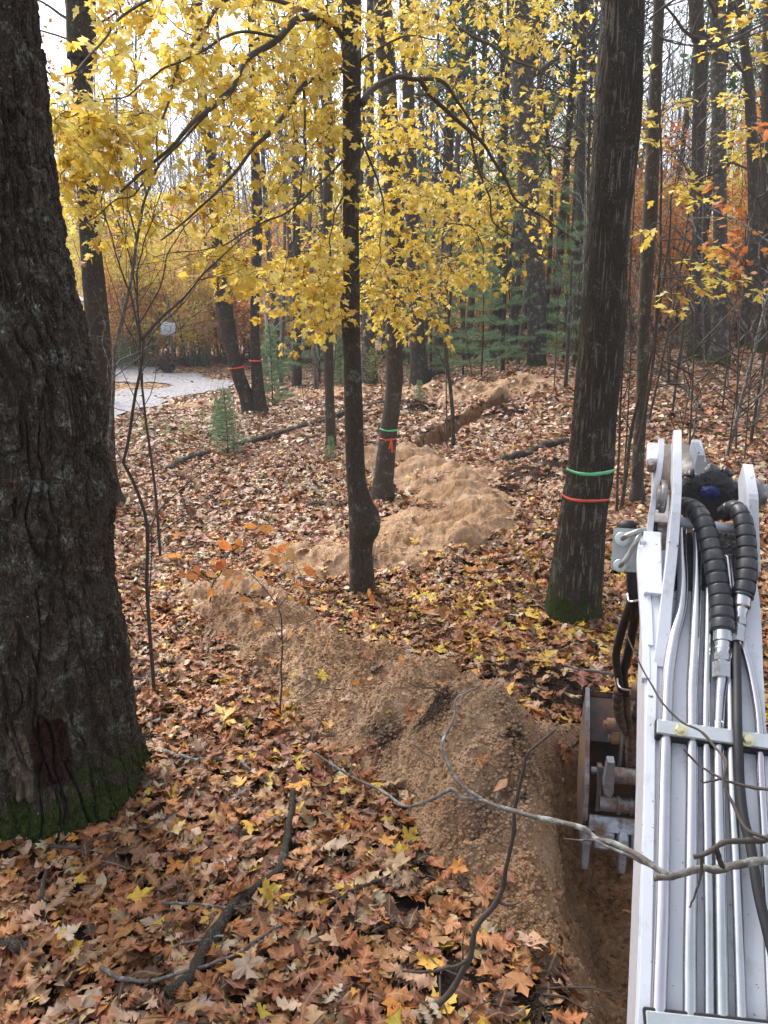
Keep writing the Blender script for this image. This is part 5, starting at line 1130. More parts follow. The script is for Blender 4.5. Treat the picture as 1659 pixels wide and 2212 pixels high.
M['barrel'] = plain('dusty_barrel', (.13, .115, .10), .45, .2, var=.2, scale=14, spec=.5, dirt=(.06, .05, .045), dscale=5)
M['rag'] = plain('blue_rag', (.012, .024, .12), .7, var=.4, scale=40, bmp=.01)
M['steel'] = plain('worn_steel', (.30, .30, .31), .42, .8, var=.25, scale=22, bmp=.003, dirt=(.12, .065, .04), dscale=9, damt=.50)
M['muddy'] = plain('muddy_steel', (.10, .105, .115), .6, .3, var=.3, scale=14, bmp=.006, dirt=(.19, .105, .06), dscale=7, damt=.55)
M['bright_steel'] = plain('bright_steel', (.34, .36, .40), .36, .7, var=.2, scale=25, bmp=.003, dirt=(.13, .075, .045), dscale=11, damt=.47)
M['mudhose'] = plain('muddy_hose', (.05, .035, .026), .9, var=.4, scale=50, bmp=.006, dirt=(.14, .085, .05), dscale=20, damt=.5)
ex = thing('excavator', tuple(BP-BN*.1), 'white excavator boom with steel hydraulic tubes reaching down to a muddy toothed bucket', 'excavator')
def part(mb, name, mat, parent=None, smooth=False): return mb.build(name, M[mat], parent or ex, smooth)
def edge_smooth(o, ang=35):
    o.data.set_sharp_from_angle(angle=rad(ang)) if hasattr(o.data, 'set_sharp_from_angle') else None; return o
def slab(mb, L, off, th, **kw):                            # polygon lying on the boom plane, thickness downward
    A = blp(L, off); n = len(A); B = A-BN*th; i = np.arange(n); j = (i+1) % n; V = np.vstack([A, B, A.mean(0), B.mean(0)])
    mb.add(V, np.vstack([np.stack([np.full(n, 2*n), i, j], 1), np.stack([np.full(n, 2*n+1), n+j, n+i], 1)]), np.stack([i, n+i, n+j, j], 1))
def rsweep(mb, P, wu, hn, U=None, N_=None):                # rectangular bar swept along P
    U = BU if U is None else U; N_ = BN if N_ is None else N_; P = np.asarray(P); n = len(P); wu = np.broadcast_to(wu, n); hn = np.broadcast_to(hn, n); b = .12
    ring = [(-1, -1+b), (-1, 1-b), (-1+b, 1), (1-b, 1), (1, 1-b), (1, -1+b), (1-b, -1), (-1+b, -1)]
    V = np.concatenate([P[:, None]+np.array([[r_[0]*w_*U+r_[1]*h*N_ for r_ in ring] for w_, h in zip(wu, hn)])]).reshape(-1, 3); k = 8
    i = np.arange(n-1)[:, None]*k; j = np.arange(k)[None]; Q = np.stack([i+j, i+(j+1) % k, i+k+(j+1) % k, i+k+j], -1).reshape(-1, 4)
    V = np.vstack([V, P[:1], P[-1:]]); jj = np.arange(k); t = np.vstack([np.stack([np.full(k, n*k), jj, (jj+1) % k], 1), np.stack([np.full(k, n*k+1), (n-1)*k+(jj+1) % k, (n-1)*k+jj], 1)]); mb.add(V, t, Q)
# boom body
mb = MB(); bx = [(1350, 2700), (1371, 2230), (1381, 1957), (1388, 1761), (1391, 1635), (1393, 1400), (1398, 1268), (1420, 1190), (1600, 1170), (1612, 1180), (1637, 1268), (1644, 1327), (1649, 1459), (1655, 1570), (1676, 1850), (1706, 2230), (1744, 2700)]
slab(mb, bx, 0, .20); part(mb, 'boom', 'white_paint')
mb = MB(); rsweep(mb, resamp(blp([(1363, 2640), (1391, 2190), (1397, 1985), (1402, 1761), (1404, 1620), (1408, 1480), (1412, 1380), (1416, 1300), (1430, 1230)], .004), 26), .0105, .0042); part(mb, 'boom_flange', 'white_paint')
mb = MB(); rsweep(mb, resamp(blp([(1395, 1470), (1394, 1390), (1391, 1330), (1386, 1262), (1383, 1200), (1390, 1165)], -.004), 20), .009, .014); rsweep(mb, resamp(blp([(1404, 1400), (1402, 1330), (1398, 1262), (1402, 1190), (1425, 1160)], -.002), 20), .006, .016)
rsweep(mb, resamp(blp([(1408, 1158), (1408, 1215), (1410, 1290)], .006), 12), .022, .02); part(mb, 'casting_rib', 'white_paint')
# tall ears at the end of the boom
mb = MB(); P = blp([(1461, 946, .120), (1460, 1000, .118), (1459, 1070, .095), (1455, 1130, .07), (1450, 1200, .045), (1440, 1290, .022), (1432, 1380, .010), (1425, 1440, .004)]); rsweep(mb, resamp(P, 30), [.0105]*8+list(np.linspace(.0105, .016, 22)), list(np.linspace(.03, .055, 12))+list(np.linspace(.055, .002, 18))); part(mb, 'boom_ear', 'white_paint')
mb = MB(); P = blp([(1610, 1022, .095), (1614, 1060, .085), (1618, 1110, .06), (1622, 1160, .03), (1630, 1240, .004)]); rsweep(mb, resamp(P, 20), .0125, list(np.linspace(.035, .06, 8))+list(np.linspace(.06, .012, 12))); part(mb, 'boom_ear', 'white_paint')
CA = BU
def disc(mb, c, ax, r, h, k=28, bev=.15):
    ax = ax/np.linalg.norm(ax); tube(mb, np.array([c-ax*h, c-ax*h*(1-bev), c+ax*h*(1-bev), c+ax*h]), [r*.9, r, r, r*.9], k)
mb = MB(); disc(mb, bl(1634, 1066, .06), CA, .040, .010); disc(mb, bl(1640, 1068, .06), CA, .028, .016); part(mb, 'pivot_pin', 'steel', smooth=True)
mb = MB(); disc(mb, bl(1432, 1072, .06), CA, .045, .008); disc(mb, bl(1427, 1074, .06), CA, .034, .012); part(mb, 'pivot_pin', 'steel', smooth=True)
# arm ears beyond
mb = MB()
for L, w_ in (([(1427, 960, .10), (1425, 1000, .09), (1420, 1040, .07), (1411, 1090, .04), (1404, 1140, .01), (1399, 1200, -.03)], .008), ([(1413, 1000, .07), (1410, 1080, .04), (1404, 1150, 0)], .004), ([(1502, 962, .16), (1508, 985, .15), (1513, 1010, .13)], .012), ([(1500, 968, .18), (1512, 996, .16)], .009)):
    rsweep(mb, resamp(blp(L), 14), w_, .022)
part(mb, 'arm_ear', 'white_paint')
mb = MB(); box(mb, bl(1410, 985, .09), .016, .035, .022, [BU, BT, BN], .006); part(mb, 'link_end', 'white_paint')
mb = MB(); disc(mb, bl(1407, 1008, .10), BN, .011, .014, 12); disc(mb, bl(1407, 1010, .12), BN, .006, .012, 6); part(mb, 'grease_fitting', 'steel', smooth=True)
# cylinder
c0, c1 = at(1532, 1070, 2.17), at(1462, 1000, 2.62); ax = (c0-c1)/np.linalg.norm(c0-c1)
mb = MB(); tube(mb, np.array([c1, c1+(c0-c1)*.5, c0-ax*.05]), [.072, .074, .074], 40); part(mb, 'cylinder_barrel', 'barrel', smooth=True)
mb = MB(); k = 44; rs4 = np.random.default_rng(2); P = np.array([c0-ax*q for q in (.055, .045, .02, .0, -.010, -.013)]); rr_ = [.0765, .079, .081, .079, .066, .03]
tube(mb, P, rr_, k); V = mb.v[0]; d = fbm(V[:, 0]*32, V[:, 1]*32, V[:, 2]*32, o=3, seed=6); cc = V-c0; cc /= np.linalg.norm(cc, axis=1)[:, None]+1e-6; mb.v[0] = V+cc*(.006*d)[:, None]
for q in range(60):
    a = rs4.random()*6.28; e1 = np.cross(ax, [0, 0, 1]); e1 /= np.linalg.norm(e1); e2 = np.cross(ax, e1); p = c0-ax*.03*rs4.random()+(e1*math.cos(a)+e2*math.sin(a))*.077
    s = .006+.012*rs4.random(); Vt = np.array([(1, 0, 0), (-1, 0, 0), (0, 1, 0), (0, -1, 0), (0, 0, 1), (0, 0, -1)])*s*(.6+.8*rs4.random((6, 1)))+p; mb.add(Vt, [(0, 2, 4), (2, 1, 4), (1, 3, 4), (3, 0, 4), (2, 0, 5), (1, 2, 5), (3, 1, 5), (0, 3, 5)])
part(mb, 'cylinder_end_cap', 'grease', smooth=True)
mb = MB(); a, b_ = np.meshgrid(np.linspace(0, 2*math.pi, 26, endpoint=False), np.linspace(0, math.pi, 14)); xs = np.sin(b_)*np.cos(a); zs_ = np.cos(b_); ys = np.sin(b_)*np.sin(a); q_ = 1+.45*np.abs(fbm(xs*2.5, ys*2.5, zs_*2.5, o=3, seed=14))
cr = at(1535, 1064, 2.145); V = np.stack([cr[0]+.024*xs*q_, cr[1]+.014*ys*q_, cr[2]+.017*zs_*q_], -1); k = 26; i = np.arange(13)[:, None]*k; j = np.arange(k)[None]; mb.add(V.reshape(-1, 3), None, np.stack([i+j, i+k+j, i+k+(j+1) % k, i+(j+1) % k], -1).reshape(-1, 4)); part(mb, 'blue_rag', 'rag', smooth=True)
mb = MB(); tube(mb, blp([(1455, 1125, .035), (1520, 1134, .035), (1600, 1144, .035)]), .0125, 16); part(mb, 'cross_bar', 'white_paint', smooth=True)
mb = MB(); slab(mb, [(1448, 1275), (1450, 1150), (1610, 1150), (1618, 1275)], .003, .05); part(mb, 'grimy_web', 'grease')
# spiral guarded hoses
def guarded(L, r, pitch, name):
    P = resamp(blp(L), 240); s = np.r_[0, np.cumsum(np.linalg.norm(np.diff(P, axis=0), axis=1))]; ph = (s/pitch) % 1; g = np.where((ph < .09) | (ph > .93), .86, 1.0+.035*np.sin(ph*math.pi))
    mb = MB(); tube(mb, P, r*g*np.linspace(.92, 1.02, 240), 24); return part(mb, name, 'hose', smooth=True)
HA = [(1476, 1092, .02), (1498, 1100, .055), (1514, 1120, .075), (1527, 1150, .075), (1538, 1190, .066), (1547, 1235, .055), (1554, 1275, .045), (1560, 1320, .036), (1561, 1366, .030)]
HB = [(1562, 1112, .03), (1582, 1099, .06), (1599, 1110, .080), (1609, 1145, .078), (1613, 1190, .066), (1613, 1235, .055), (1609, 1268, .046), (1604, 1290, .040)]
ha = guarded(HA, .0262, .030, 'hydraulic_hose'); hb = guarded(HB, .0240, .030, 'hydraulic_hose')
def lathe_px(L, mat, name, parent, k=24, hexs=()):
    """(px, py, off, r) profile along the boom; hex pieces flagged"""
    mb = MB(); P = np.array([bl(q[0], q[1], q[2]) for q in L]); tube(mb, P, [q[3] for q in L], k)
    for (a, b, r) in hexs: tube(mb, np.array([bl(*a), bl(*b)]), r, 6)
    o = part(mb, name, mat, parent, smooth=True); return edge_smooth(o)
lathe_px([(1561, 1362, .030, .0215), (1561, 1388, .028, .0215), (1561, 1389, .028, .018), (1561, 1394, .028, .019), (1561, 1398, .028, .017), (1561, 1403, .027, .019), (1561, 1408, .027, .0165), (1560, 1413, .026, .017), (1560, 1436, .024, .013), (1559, 1470, .022, .013), (1556, 1500, .018, .0118), (1553, 1570, .014, .0115)], 'zinc', 'hose_fitting', ha, hexs=[((1560, 1413, .026), (1560, 1429, .025), .0185), ((1560, 1434, .024), (1560, 1467, .022), .0225)])
lathe_px([(1604, 1286, .041, .0205), (1602, 1312, .038, .020), (1601, 1316, .037, .016), (1600, 1322, .036, .0165), (1600, 1328, .036, .0135), (1599, 1345, .034, .0135), (1597, 1356, .033, .010), (1594, 1392, .030, .008), (1586, 1402, .028, .0065), (1578, 1425, .020, .006)], 'zinc', 'hose_fitting', hb, hexs=[((1600, 1338, .035), (1599, 1352, .034), .0155), ((1597, 1356, .033), (1594, 1388, .031), .0155)])
# rigid tubes
for L, r in (([(1472, 1130, .02), (1473, 1200, .02), (1475, 1261, .018), (1471, 1316), (1457, 1371), (1447, 1430), (1442, 1481), (1440, 1547), (1437, 1649), (1434, 1817), (1431, 1985), (1424, 2181), (1412, 2600)], .0138), ([(1505, 1150, .02), (1506, 1200, .018), (1505, 1268), (1503, 1327), (1499, 1415), (1495, 1481), (1495, 1547), (1495, 1677), (1493, 1873), (1490, 2069), (1490, 2195), (1486, 2600)], .0127),
             ([(1530, 1270), (1529, 1371), (1526, 1481), (1525, 1547), (1526, 1677), (1529, 1873), (1531, 2013), (1532, 2195), (1534, 2600)], .0088), ([(1552, 1560), (1553, 1677), (1556, 1873), (1559, 2069), (1561, 2203), (1566, 2600)], .0115),
             ([(1571, 1202, .01), (1578, 1280, .01), (1575, 1400), (1577, 1480), (1579, 1547), (1582, 1677), (1591, 1873), (1598, 2069), (1602, 2208), (1614, 2600)], .0105), ([(1598, 1340), (1602, 1384), (1620, 1448), (1634, 1520), (1640, 1580), (1643, 1677), (1650, 1789), (1655, 1929), (1660, 2040), (1668, 2230), (1682, 2600)], .0090)):
    mb = MB(); tube(mb, resamp(blp([q if len(q) > 2 else (q[0], q[1], .016) for q in L]), 90), r, 22); part(mb, 'hydraulic_tube', 'zinc', smooth=True)
mb = MB(); tube(mb, resamp(blp([(1594, 1300, .008), (1591, 1393, .030), (1592, 1481, .034), (1593, 1569, .046), (1596, 1635, .044), (1598, 1690, .036), (1606, 1765, .034), (1622, 1831, .034), (1638, 1929, .034), (1658, 2013, .034), (1680, 2100, .03), (1720, 2260, .03)]), 80), .0098, 16); part(mb, 'black_cable', 'rubber', smooth=True)
# clamps
def clamp(a, b, hh, label='tube_clamp', bolts=()):
    a, b = bl(*a, .026), bl(*b, .026); mid = (a+b)/2; L = np.linalg.norm(b-a)/2; u_ = (b-a)/(2*L); t_ = np.cross(BN, u_)
    mb = MB(); box(mb, mid-BN*.011, L+.003, hh*1.22, .0125, [u_, t_, BN], .002); blk = part(mb, 'clamp_block', 'rubber')
    mb = MB(); box(mb, mid+BN*.0062, L, hh, .0048, [u_, t_, BN], .002); pl = part(mb, 'clamp_plate', 'bright_zinc')
    for q in bolts:
        c = bl(q[0], q[1], .037); mb = MB(); tube(mb, np.array([c, c+BN*.0025]), .0145, 24); tube(mb, np.array([c+BN*.002, c+BN*.0095, c+BN*.011]), [.0105, .0105, .0085], 6); tube(mb, np.array([c+BN*.0105, c+BN*.012]), .0065, 16); edge_smooth(part(mb, 'bolt', 'bolt', pl, True))
M['bright_zinc'] = plain('bright_zinc', (.58, .62, .62), .35, .8, var=.15, scale=20, bmp=.001)
clamp((1418, 1572), (1672, 1608), .0165, bolts=((1469, 1577), (1614, 1599)))
clamp((1397, 2226), (1712, 2262), .030, bolts=((1462, 2240),))
# side bracket with bent pipes and rubber buffer
pc = at(1354, 1188, 2.12); mb = MB(); AX = np.array([BU, [0.05, .25, .965], np.cross(BU, [0.05, .25, .965])]); AX[1] -= AX[0]*np.dot(AX[0], AX[1]); AX[1] /= np.linalg.norm(AX[1]); AX[2] = np.cross(AX[0], AX[1])
poly = []
for cx_, cy_, a0 in ((.026, .046, 0), (-.026, .046, 90), (-.026, -.046, 180), (.026, -.046, 270)):
    for q in range(6): a = rad(a0+q*18); poly.append((cx_+.013*math.cos(a), cy_+.013*math.sin(a)))
prism(mb, poly, .006, pc, AX[0], AX[1], AX[2]); br_ = part(mb, 'side_bracket', 'white_grey')if False else None
M['grey_paint'] = paint_mat('grey_paint', (.42, .46, .47)); br_ = part(mb, 'side_bracket', 'grey_paint')
mb = MB(); tube(mb, resamp(np.array([at(1345, 1163, 2.10), at(1352, 1158, 2.075), at(1368, 1152, 2.07), (at(1384, 1146, 2.07)), at(1408, 1143, 2.08), at(1428, 1147, 2.10)]), 40), .0075, 14); part(mb, 'bent_pipe', 'barrel_pipe', br_, True) if False else None
M['pipe_grey'] = plain('pipe_grey', (.36, .35, .32), .3, .7, var=.2, scale=20); part(mb, 'bent_pipe', 'pipe_grey', br_, True)
mb = MB(); tube(mb, resamp(np.array([at(1340, 1222, 2.10), at(1346, 1216, 2.075), at(1360, 1194, 2.07), at(1375, 1168, 2.06), at(1386, 1147, 2.075)]), 40), .0070, 14); part(mb, 'bent_pipe', 'pipe_grey', br_, True)
mb = MB(); disc(mb, at(1344, 1165, 2.11), AX[2], .020, .004); disc(mb, at(1339, 1222, 2.11), AX[2], .018, .004); part(mb, 'pipe_flange', 'bright_zinc', br_, True)
mb = MB(); tube(mb, np.array([at(1354, 1124, 2.15), at(1354, 1132, 2.15), at(1353, 1150, 2.16)])+0, [.018, .027, .028], 20); part(mb, 'rubber_buffer', 'rubber', smooth=True)
mb = MB(); box(mb, at(1413, 1142, 2.07), .009, .014, .014, [BU, BT, BN], .003); part(mb, 'pipe_clip', 'rubber')
for q in ((1389, 1172), (1387, 1212)):
    mb = MB(); tube(mb, np.array([at(q[0]-6, q[1], 2.03), at(q[0]+4, q[1], 2.03)]), .007, 6); edge_smooth(part(mb, 'bolt', 'bright_zinc', smooth=True))
# hoses running down the left side
mb = MB(); tube(mb, resamp(np.array([at(1372, 1215, 2.16), at(1368, 1240, 2.16), at(1369, 1290, 2.2), at(1366, 1330, 2.3)]), 24), .019, 16); part(mb, 'black_hose', 'rubber', smooth=True)
for L, r in (([(1364, 1300, 2.22), (1350, 1340, 2.3), (1337, 1385, 2.36), (1331, 1415, 2.42), (1334, 1450, 2.5), (1342, 1490, 2.65)], .0125), ([(1372, 1300, 2.24), (1371, 1335, 2.3), (1365, 1370, 2.38), (1356, 1415, 2.45), (1347, 1455, 2.55), (1352, 1500, 2.7)], .0140)):
    mb = MB(); tube(mb, resamp(np.array([at(*q) for q in L]), 30), r, 12); part(mb, 'black_hose', 'rubber', smooth=True)
for L, r in (([(1337, 1490, 2.65), (1334, 1530, 2.8), (1346, 1568, 3.0), (1358, 1592, 3.2), (1360, 1640, 3.4)], .017), ([(1351, 1490, 2.7), (1355, 1540, 2.9), (1362, 1590, 3.1), (1361, 1650, 3.4)], .015), ([(1384, 1512, 2.9), (1374, 1535, 2.95), (1369, 1570, 3.05), (1361, 1605, 3.25)], .018)):
    P = resamp(np.array([at(*q) for q in L]), 70); s = np.arange(70); mb = MB(); tube(mb, P, r*(1+.13*np.sin(s*1.15)*(np.sin(s*.13+1) > -.2)), 14); part(mb, 'mud_caked_hose', 'mudhose', smooth=True)
for L in ([(1356, 1282, 2.18), (1358, 1297, 2.16), (1366, 1299, 2.14), (1384, 1295, 2.15)], [(1334, 1466, 2.5), (1336, 1480, 2.46), (1344, 1488, 2.44), (1360, 1491, 2.5)]):
    mb = MB(); tube(mb, resamp(np.array([at(*q) for q in L]), 20), .0032, 8); part(mb, 'wire_clip', 'bright_zinc', smooth=True)
# dipper arm dropping behind the boom to the bucket
a0, a1 = at(1452, 1100, 2.55), at(1432, 1640, 3.45); ad = (a1-a0)/np.linalg.norm(a1-a0); an_ = np.cross(BU, ad); an_ /= np.linalg.norm(an_)
mb = MB(); box(mb, (a0+a1)/2, .062, np.linalg.norm(a1-a0)/2, .075, [BU, ad, an_], .006); part(mb, 'dipper_arm', 'dirty_white') if False else None
M['dirty_white'] = plain('dirty_white', (.40, .38, .39), .5, var=.2, scale=8, dirt=(.10, .08, .07), dscale=6, damt=.45); part(mb, 'dipper_arm', 'dirty_white')
mb = MB(); disc(mb, at(1381, 1490, 2.62), BU, .045, .012); disc(mb, at(1378, 1492, 2.6), BU, .03, .02); part(mb, 'pivot_pin', 'muddy', smooth=True)
# bucket ------------------------------------------------------------------------
A_ = np.array([.985, -.17, 0]); A_ /= np.linalg.norm(A_); Zu = np.array([0, 0, 1.0]); Fw = np.cross(Zu, A_)     # Fw points away from the camera
O = at(1262, 1672, 3.60)                                  # on the left cheek, middle
def bk(a, f, z): return O+A_*a+Fw*f+Zu*z
WB = .46
bkt = None
# profile of the bucket side (f, z): rim at far top, curved back, lip with teeth at the lower near edge
prof = [(-.10, -.28), (-.16, -.10), (-.13, .04), (-.06, .13), (.06, .30), (.13, .36), (.20, .22), (.24, .05), (.22, -.12), (.13, -.25), (.0, -.32)]
mb = MB()
for a in (0.0, WB):
    prism(mb, prof, .016, bk(a, 0, 0), Fw, Zu, A_)
sh = prof[5:]+[prof[0]]; Pn = np.array(sh); ns = len(Pn); V = []
for (f, z) in Pn: V += [bk(.009, f, z), bk(WB-.009, f, z), bk(WB-.009, f-.012, z), bk(.009, f-.012, z)]
Q = [(4*s+e, 4*s+(e+1) % 4, 4*s+4+(e+1) % 4, 4*s+4+e) for s in range(ns-1) for e in range(4)]; mb.add(V, None, Q); bkt = part(mb, 'bucket', 'muddy')
mb = MB(); box(mb, bk(WB/2, .085, .24), WB/2-.012, .10, .006, [A_, (Fw*.35+Zu*.94)/np.linalg.norm(Fw*.35+Zu*.94), np.cross(A_, Fw*.35+Zu*.94)], .002); part(mb, 'back_plate', 'muddy', bkt)
mb = MB(); rsweep(mb, np.array([bk(0, -.17, -.12), bk(0, -.14, .04), bk(0, -.065, .14), bk(0, .06, .315), bk(0, .13, .375)]), .0095, .004, A_, Fw); part(mb, 'cheek_lit_edge', 'steel', bkt)  # paler steel strip stands in for light catching the cheek's edge
mb = MB(); tube(mb, np.array([bk(.11, -.10, .075), bk(.42, -.10, .075)]), .036, 24); tube(mb, np.array([bk(.02, -.07, .07), bk(.09, -.07, .07)]), .018, 14); edge_smooth(part(mb, 'bucket_pin', 'steel', bkt, True))
mb = MB(); tube(mb, np.array([bk(.06, -.13, -.055), bk(.43, -.13, -.055)]), .034, 24); tube(mb, np.array([bk(.135, -.13, -.055), bk(.15, -.13, -.055)]), .042, 24); tube(mb, np.array([bk(.19, -.13, -.055), bk(.20, -.13, -.055)]), .041, 24); edge_smooth(part(mb, 'link_pin', 'steel', bkt, True))
mb = MB(); prism(mb, [(-.012, .10), (.018, .10), (.022, .05), (.024, -.05), (.012, -.075), (-.016, -.06), (-.022, -.02)], .05, bk(.085, -.16, .09), A_, Zu, Fw); part(mb, 'latch_lever', 'bright_steel', bkt)
mb = MB(); prism(mb, [(-.02, .12), (.05, .10), (.055, -.10), (-.03, -.10)], .02, bk(.055, -.10, 0), Fw, Zu, A_); prism(mb, [(-.02, .12), (.05, .10), (.055, -.10), (-.03, -.10)], .02, bk(.30, -.10, 0), Fw, Zu, A_); part(mb, 'coupler_plate', 'muddy', bkt)
mb = MB()
for a in (.15, .185, .215): box(mb, bk(a, -.02, .15), .007, .02, .12, [A_, Fw, Zu], .003)
part(mb, 'cylinder_rod_guard', 'steel', bkt)
for a, z in ((.10, .27), (.125, .20)):
    mb = MB(); disc(mb, bk(a, -.0, z), A_, .028, .018, 20); disc(mb, bk(a-.02, -.0, z), A_, .018, .012, 6); edge_smooth(part(mb, 'bolt', 'muddy', bkt, True))
TL = (Zu*-.80-Fw*.35); TL /= np.linalg.norm(TL); TN = np.cross(A_, TL); 
mb = MB(); box(mb, bk(WB/2, -.165, -.135), WB/2-.015, .035, .012, [A_, TL, TN], .004); part(mb, 'lip_plate', 'bright_steel', bkt)
for a in (.085, .245, .39):
    mb = MB(); box(mb, bk(a, -.19, -.20), .045, .040, .020, [A_, TL, TN], .008); part(mb, 'lip_shroud', 'bright_steel', bkt)
for a in (.006, .165, .32, .455):
    mb = MB(); c = bk(a, -.20, -.225); V = []
    for s, w_, h in ((-.075, .020, .020), (-.05, .026, .024), (-.01, .028, .024), (.0, .022, .019), (.06, .019, .013), (.105, .013, .005)):
        q = c+TL*s
        for (x_, y_) in ((-.7, 1), (.7, 1), (1, .6), (1, -.6), (.7, -1), (-.7, -1), (-1, -.6), (-1, .6)): V.append(q+A_*w_*x_+TN*h*y_)
    Q = [(8*s+e, 8*s+(e+1) % 8, 8*s+8+(e+1) % 8, 8*s+8+e) for s in range(5) for e in range(8)]; n0 = len(V); V += [c-TL*.075, c+TL*.105]
    T3 = [(n0, (e+1) % 8, e) for e in range(8)]+[(n0+1, 40+e, 40+(e+1) % 8) for e in range(8)]; mb.add(V, T3, Q); part(mb, 'tooth', 'bright_steel', bkt, True); edge_smooth(ex.children[-1] if False else bkt.children[-1])

# ================================================================ branches hanging in front, logs and sticks
def limb(name, label, cat, parts, mat='twig_grey', knots=True, seed=0, group=None, raw=False):
    """parts: (points[(px,py,depth)], r0, r1) ; the first is the stem, the rest are children"""
    root = None
    for k, (L, r0, r1) in enumerate(parts):
        P = resamp(np.array([at(*q) for q in L]) if not raw else np.array(L), max(24, len(L)*7)); n = len(P); s = np.linspace(0, 8, n); P = P+.0022*np.stack([vn(s*2, s*0+k, seed=seed), vn(s*2, s*0+5+k, seed=seed), vn(s*2, s*0+9, seed=seed+k)], 1)*(r0/.006)
        rr = np.linspace(r0, r1, n)*(1+.12*vn(s*5, s*0, seed=seed+7)+.25*np.maximum(0, vn(s*2.2, s*0+3, seed=seed+8))**2); mb = MB(); tube(mb, P, rr, 10)
        if k == 0: root = tag(mb.build(name, M[mat]), label, cat, group); WLOC[root.name] = (0, 0, 0)
        else: mb.build('side_twig', M[mat], root)
    return root
limb('overhanging_branch', 'grey branch reaching across the trench from the right edge in front of the boom', 'branch', [
    ([(1760, 1850, 1.28), (1659, 1858, 1.27), (1560, 1872, 1.26), (1500, 1880, 1.25), (1450, 1890, 1.25), (1412, 1893, 1.25)], .0074, .0052),
    ([(1440, 1889, 1.25), (1400, 1862, 1.27), (1375, 1846, 1.29), (1329, 1822, 1.32), (1290, 1812, 1.35), (1278, 1804, 1.36), (1254, 1787, 1.37), (1179, 1768, 1.42), (1104, 1752, 1.47), (1039, 1727, 1.52), (999, 1722, 1.55), (985, 1710, 1.56), (972, 1706, 1.57), (924, 1727, 1.6), (876, 1741, 1.63), (829, 1712, 1.66), (755, 1676, 1.70), (683, 1628, 1.74)], .0056, .0022),
    ([(1042, 1728, 1.52), (994, 1694, 1.54), (979, 1671, 1.56), (956, 1629, 1.58), (956, 1601, 1.6), (979, 1557, 1.63), (988, 1509, 1.66), (1030, 1485, 1.70)], .0042, .0020),
    ([(1406, 1870, 1.27), (1360, 1850, 1.29), (1310, 1828, 1.31), (1284, 1815, 1.34), (1250, 1814, 1.33), (1219, 1812, 1.32)], .0032, .0012), ([(755, 1676, 1.70), (760, 1650, 1.69), (756, 1630, 1.68)], .0022, .001), ([(1075, 1740, 1.5), (1073, 1722, 1.49), (1075, 1712, 1.49)], .003, .001)], 'twig_grey', seed=1)
limb('overhanging_branch', 'shorter dark twiggy branch entering at the right edge above the thick grey one', 'branch', [
    ([(1760, 1790, 1.24), (1659, 1812, 1.22), (1620, 1814, 1.21), (1570, 1820, 1.2), (1545, 1830, 1.2), (1520, 1845, 1.2), (1500, 1852, 1.2)], .0058, .0036), ([(1545, 1830, 1.2), (1552, 1850, 1.215), (1560, 1872, 1.23)], .0038, .0045), ([(1515, 1848, 1.2), (1516, 1880, 1.2), (1505, 1920, 1.2), (1490, 1960, 1.2)], .0028, .0012)], 'twig', seed=2)
limb('overhanging_branch', 'thin brown twig trailing across the steel tube clamp', 'branch', [
    ([(1352, 1367, 1.6), (1382, 1433, 1.55), (1408, 1481, 1.5), (1430, 1518, 1.46), (1470, 1558, 1.42), (1514, 1580, 1.38), (1547, 1617, 1.34), (1569, 1648, 1.3), (1563, 1690, 1.28), (1588, 1746, 1.25), (1610, 1789, 1.22), (1645, 1806, 1.2), (1720, 1830, 1.18)], .0014, .0030),
    ([(1476, 1618, 1.36), (1512, 1654, 1.34), (1560, 1682, 1.3), (1602, 1696, 1.28), (1659, 1705, 1.25), (1730, 1712, 1.22)], .0016, .0032), ([(1560, 1682, 1.3), (1540, 1686, 1.3), (1522, 1690, 1.3), (1514, 1686, 1.3)], .0022, .0012)], 'twig', seed=3)
bs = gp(949, 2175); lb = [at(949, 2172, 2.36), at(979, 2133, 2.36), at(1014, 2068, 2.34), at(1029, 2008, 2.32), at(1074, 1948, 2.3), at(1093, 1888, 2.26), at(1106, 1812, 2.22), at(1116, 1736, 2.2), at(1131, 1667, 2.15), at(1140, 1625, 2.12), at(1203, 1576, 2.08)]
o = limb('dark_sapling', 'thin dark crooked sapling standing up from the litter left of the trench', 'sapling', [(lb, .0105, .0028), ([at(1074, 1948, 2.3), at(1099, 1955, 2.28), at(1122, 1948, 2.27)], .0045, .002), ([at(1016, 2066, 2.34), at(994, 2083, 2.32), at(930, 2098, 2.3), at(868, 2098, 2.3)], .006, .003), ([at(1000, 2085, 2.35), at(1000, 2040, 2.33), at(1004, 2008, 2.32)], .003, .001)], 'twig_far' if False else 'twig', seed=4, raw=True)
def ground_log(label, L, r0, r1, mat, cat, name='fallen_branch', lift=.6, subs=(), seed=0, group=None):
    pts = []
    for q in L: g = gp(*q); g[2] = float(top(g[0], g[1]))+r0*lift+(.04 if g[1] < 4.5 else .02); pts.append(g)
    parts = [(pts, r0, r1)]
    for S_, a, b in subs:
        pp = []
        for q in S_: g = gp(q[0], q[1]); g[2] = float(top(g[0], g[1]))+.03+(q[2] if len(q) > 2 else 0); pp.append(g)
        parts.append((pp, a, b))
    return limb(name, label, cat, parts, mat, seed=seed, raw=True, group=group)
ground_log('dark thick rotting branch bent across the leaf litter in the bottom left', [(635, 1728), (625, 1793), (615, 1868), (598, 1913), (520, 1963), (480, 2018), (440, 2078), (415, 2133), (365, 2168)], .014, .024, 'bark_dark', 'branch', seed=21)
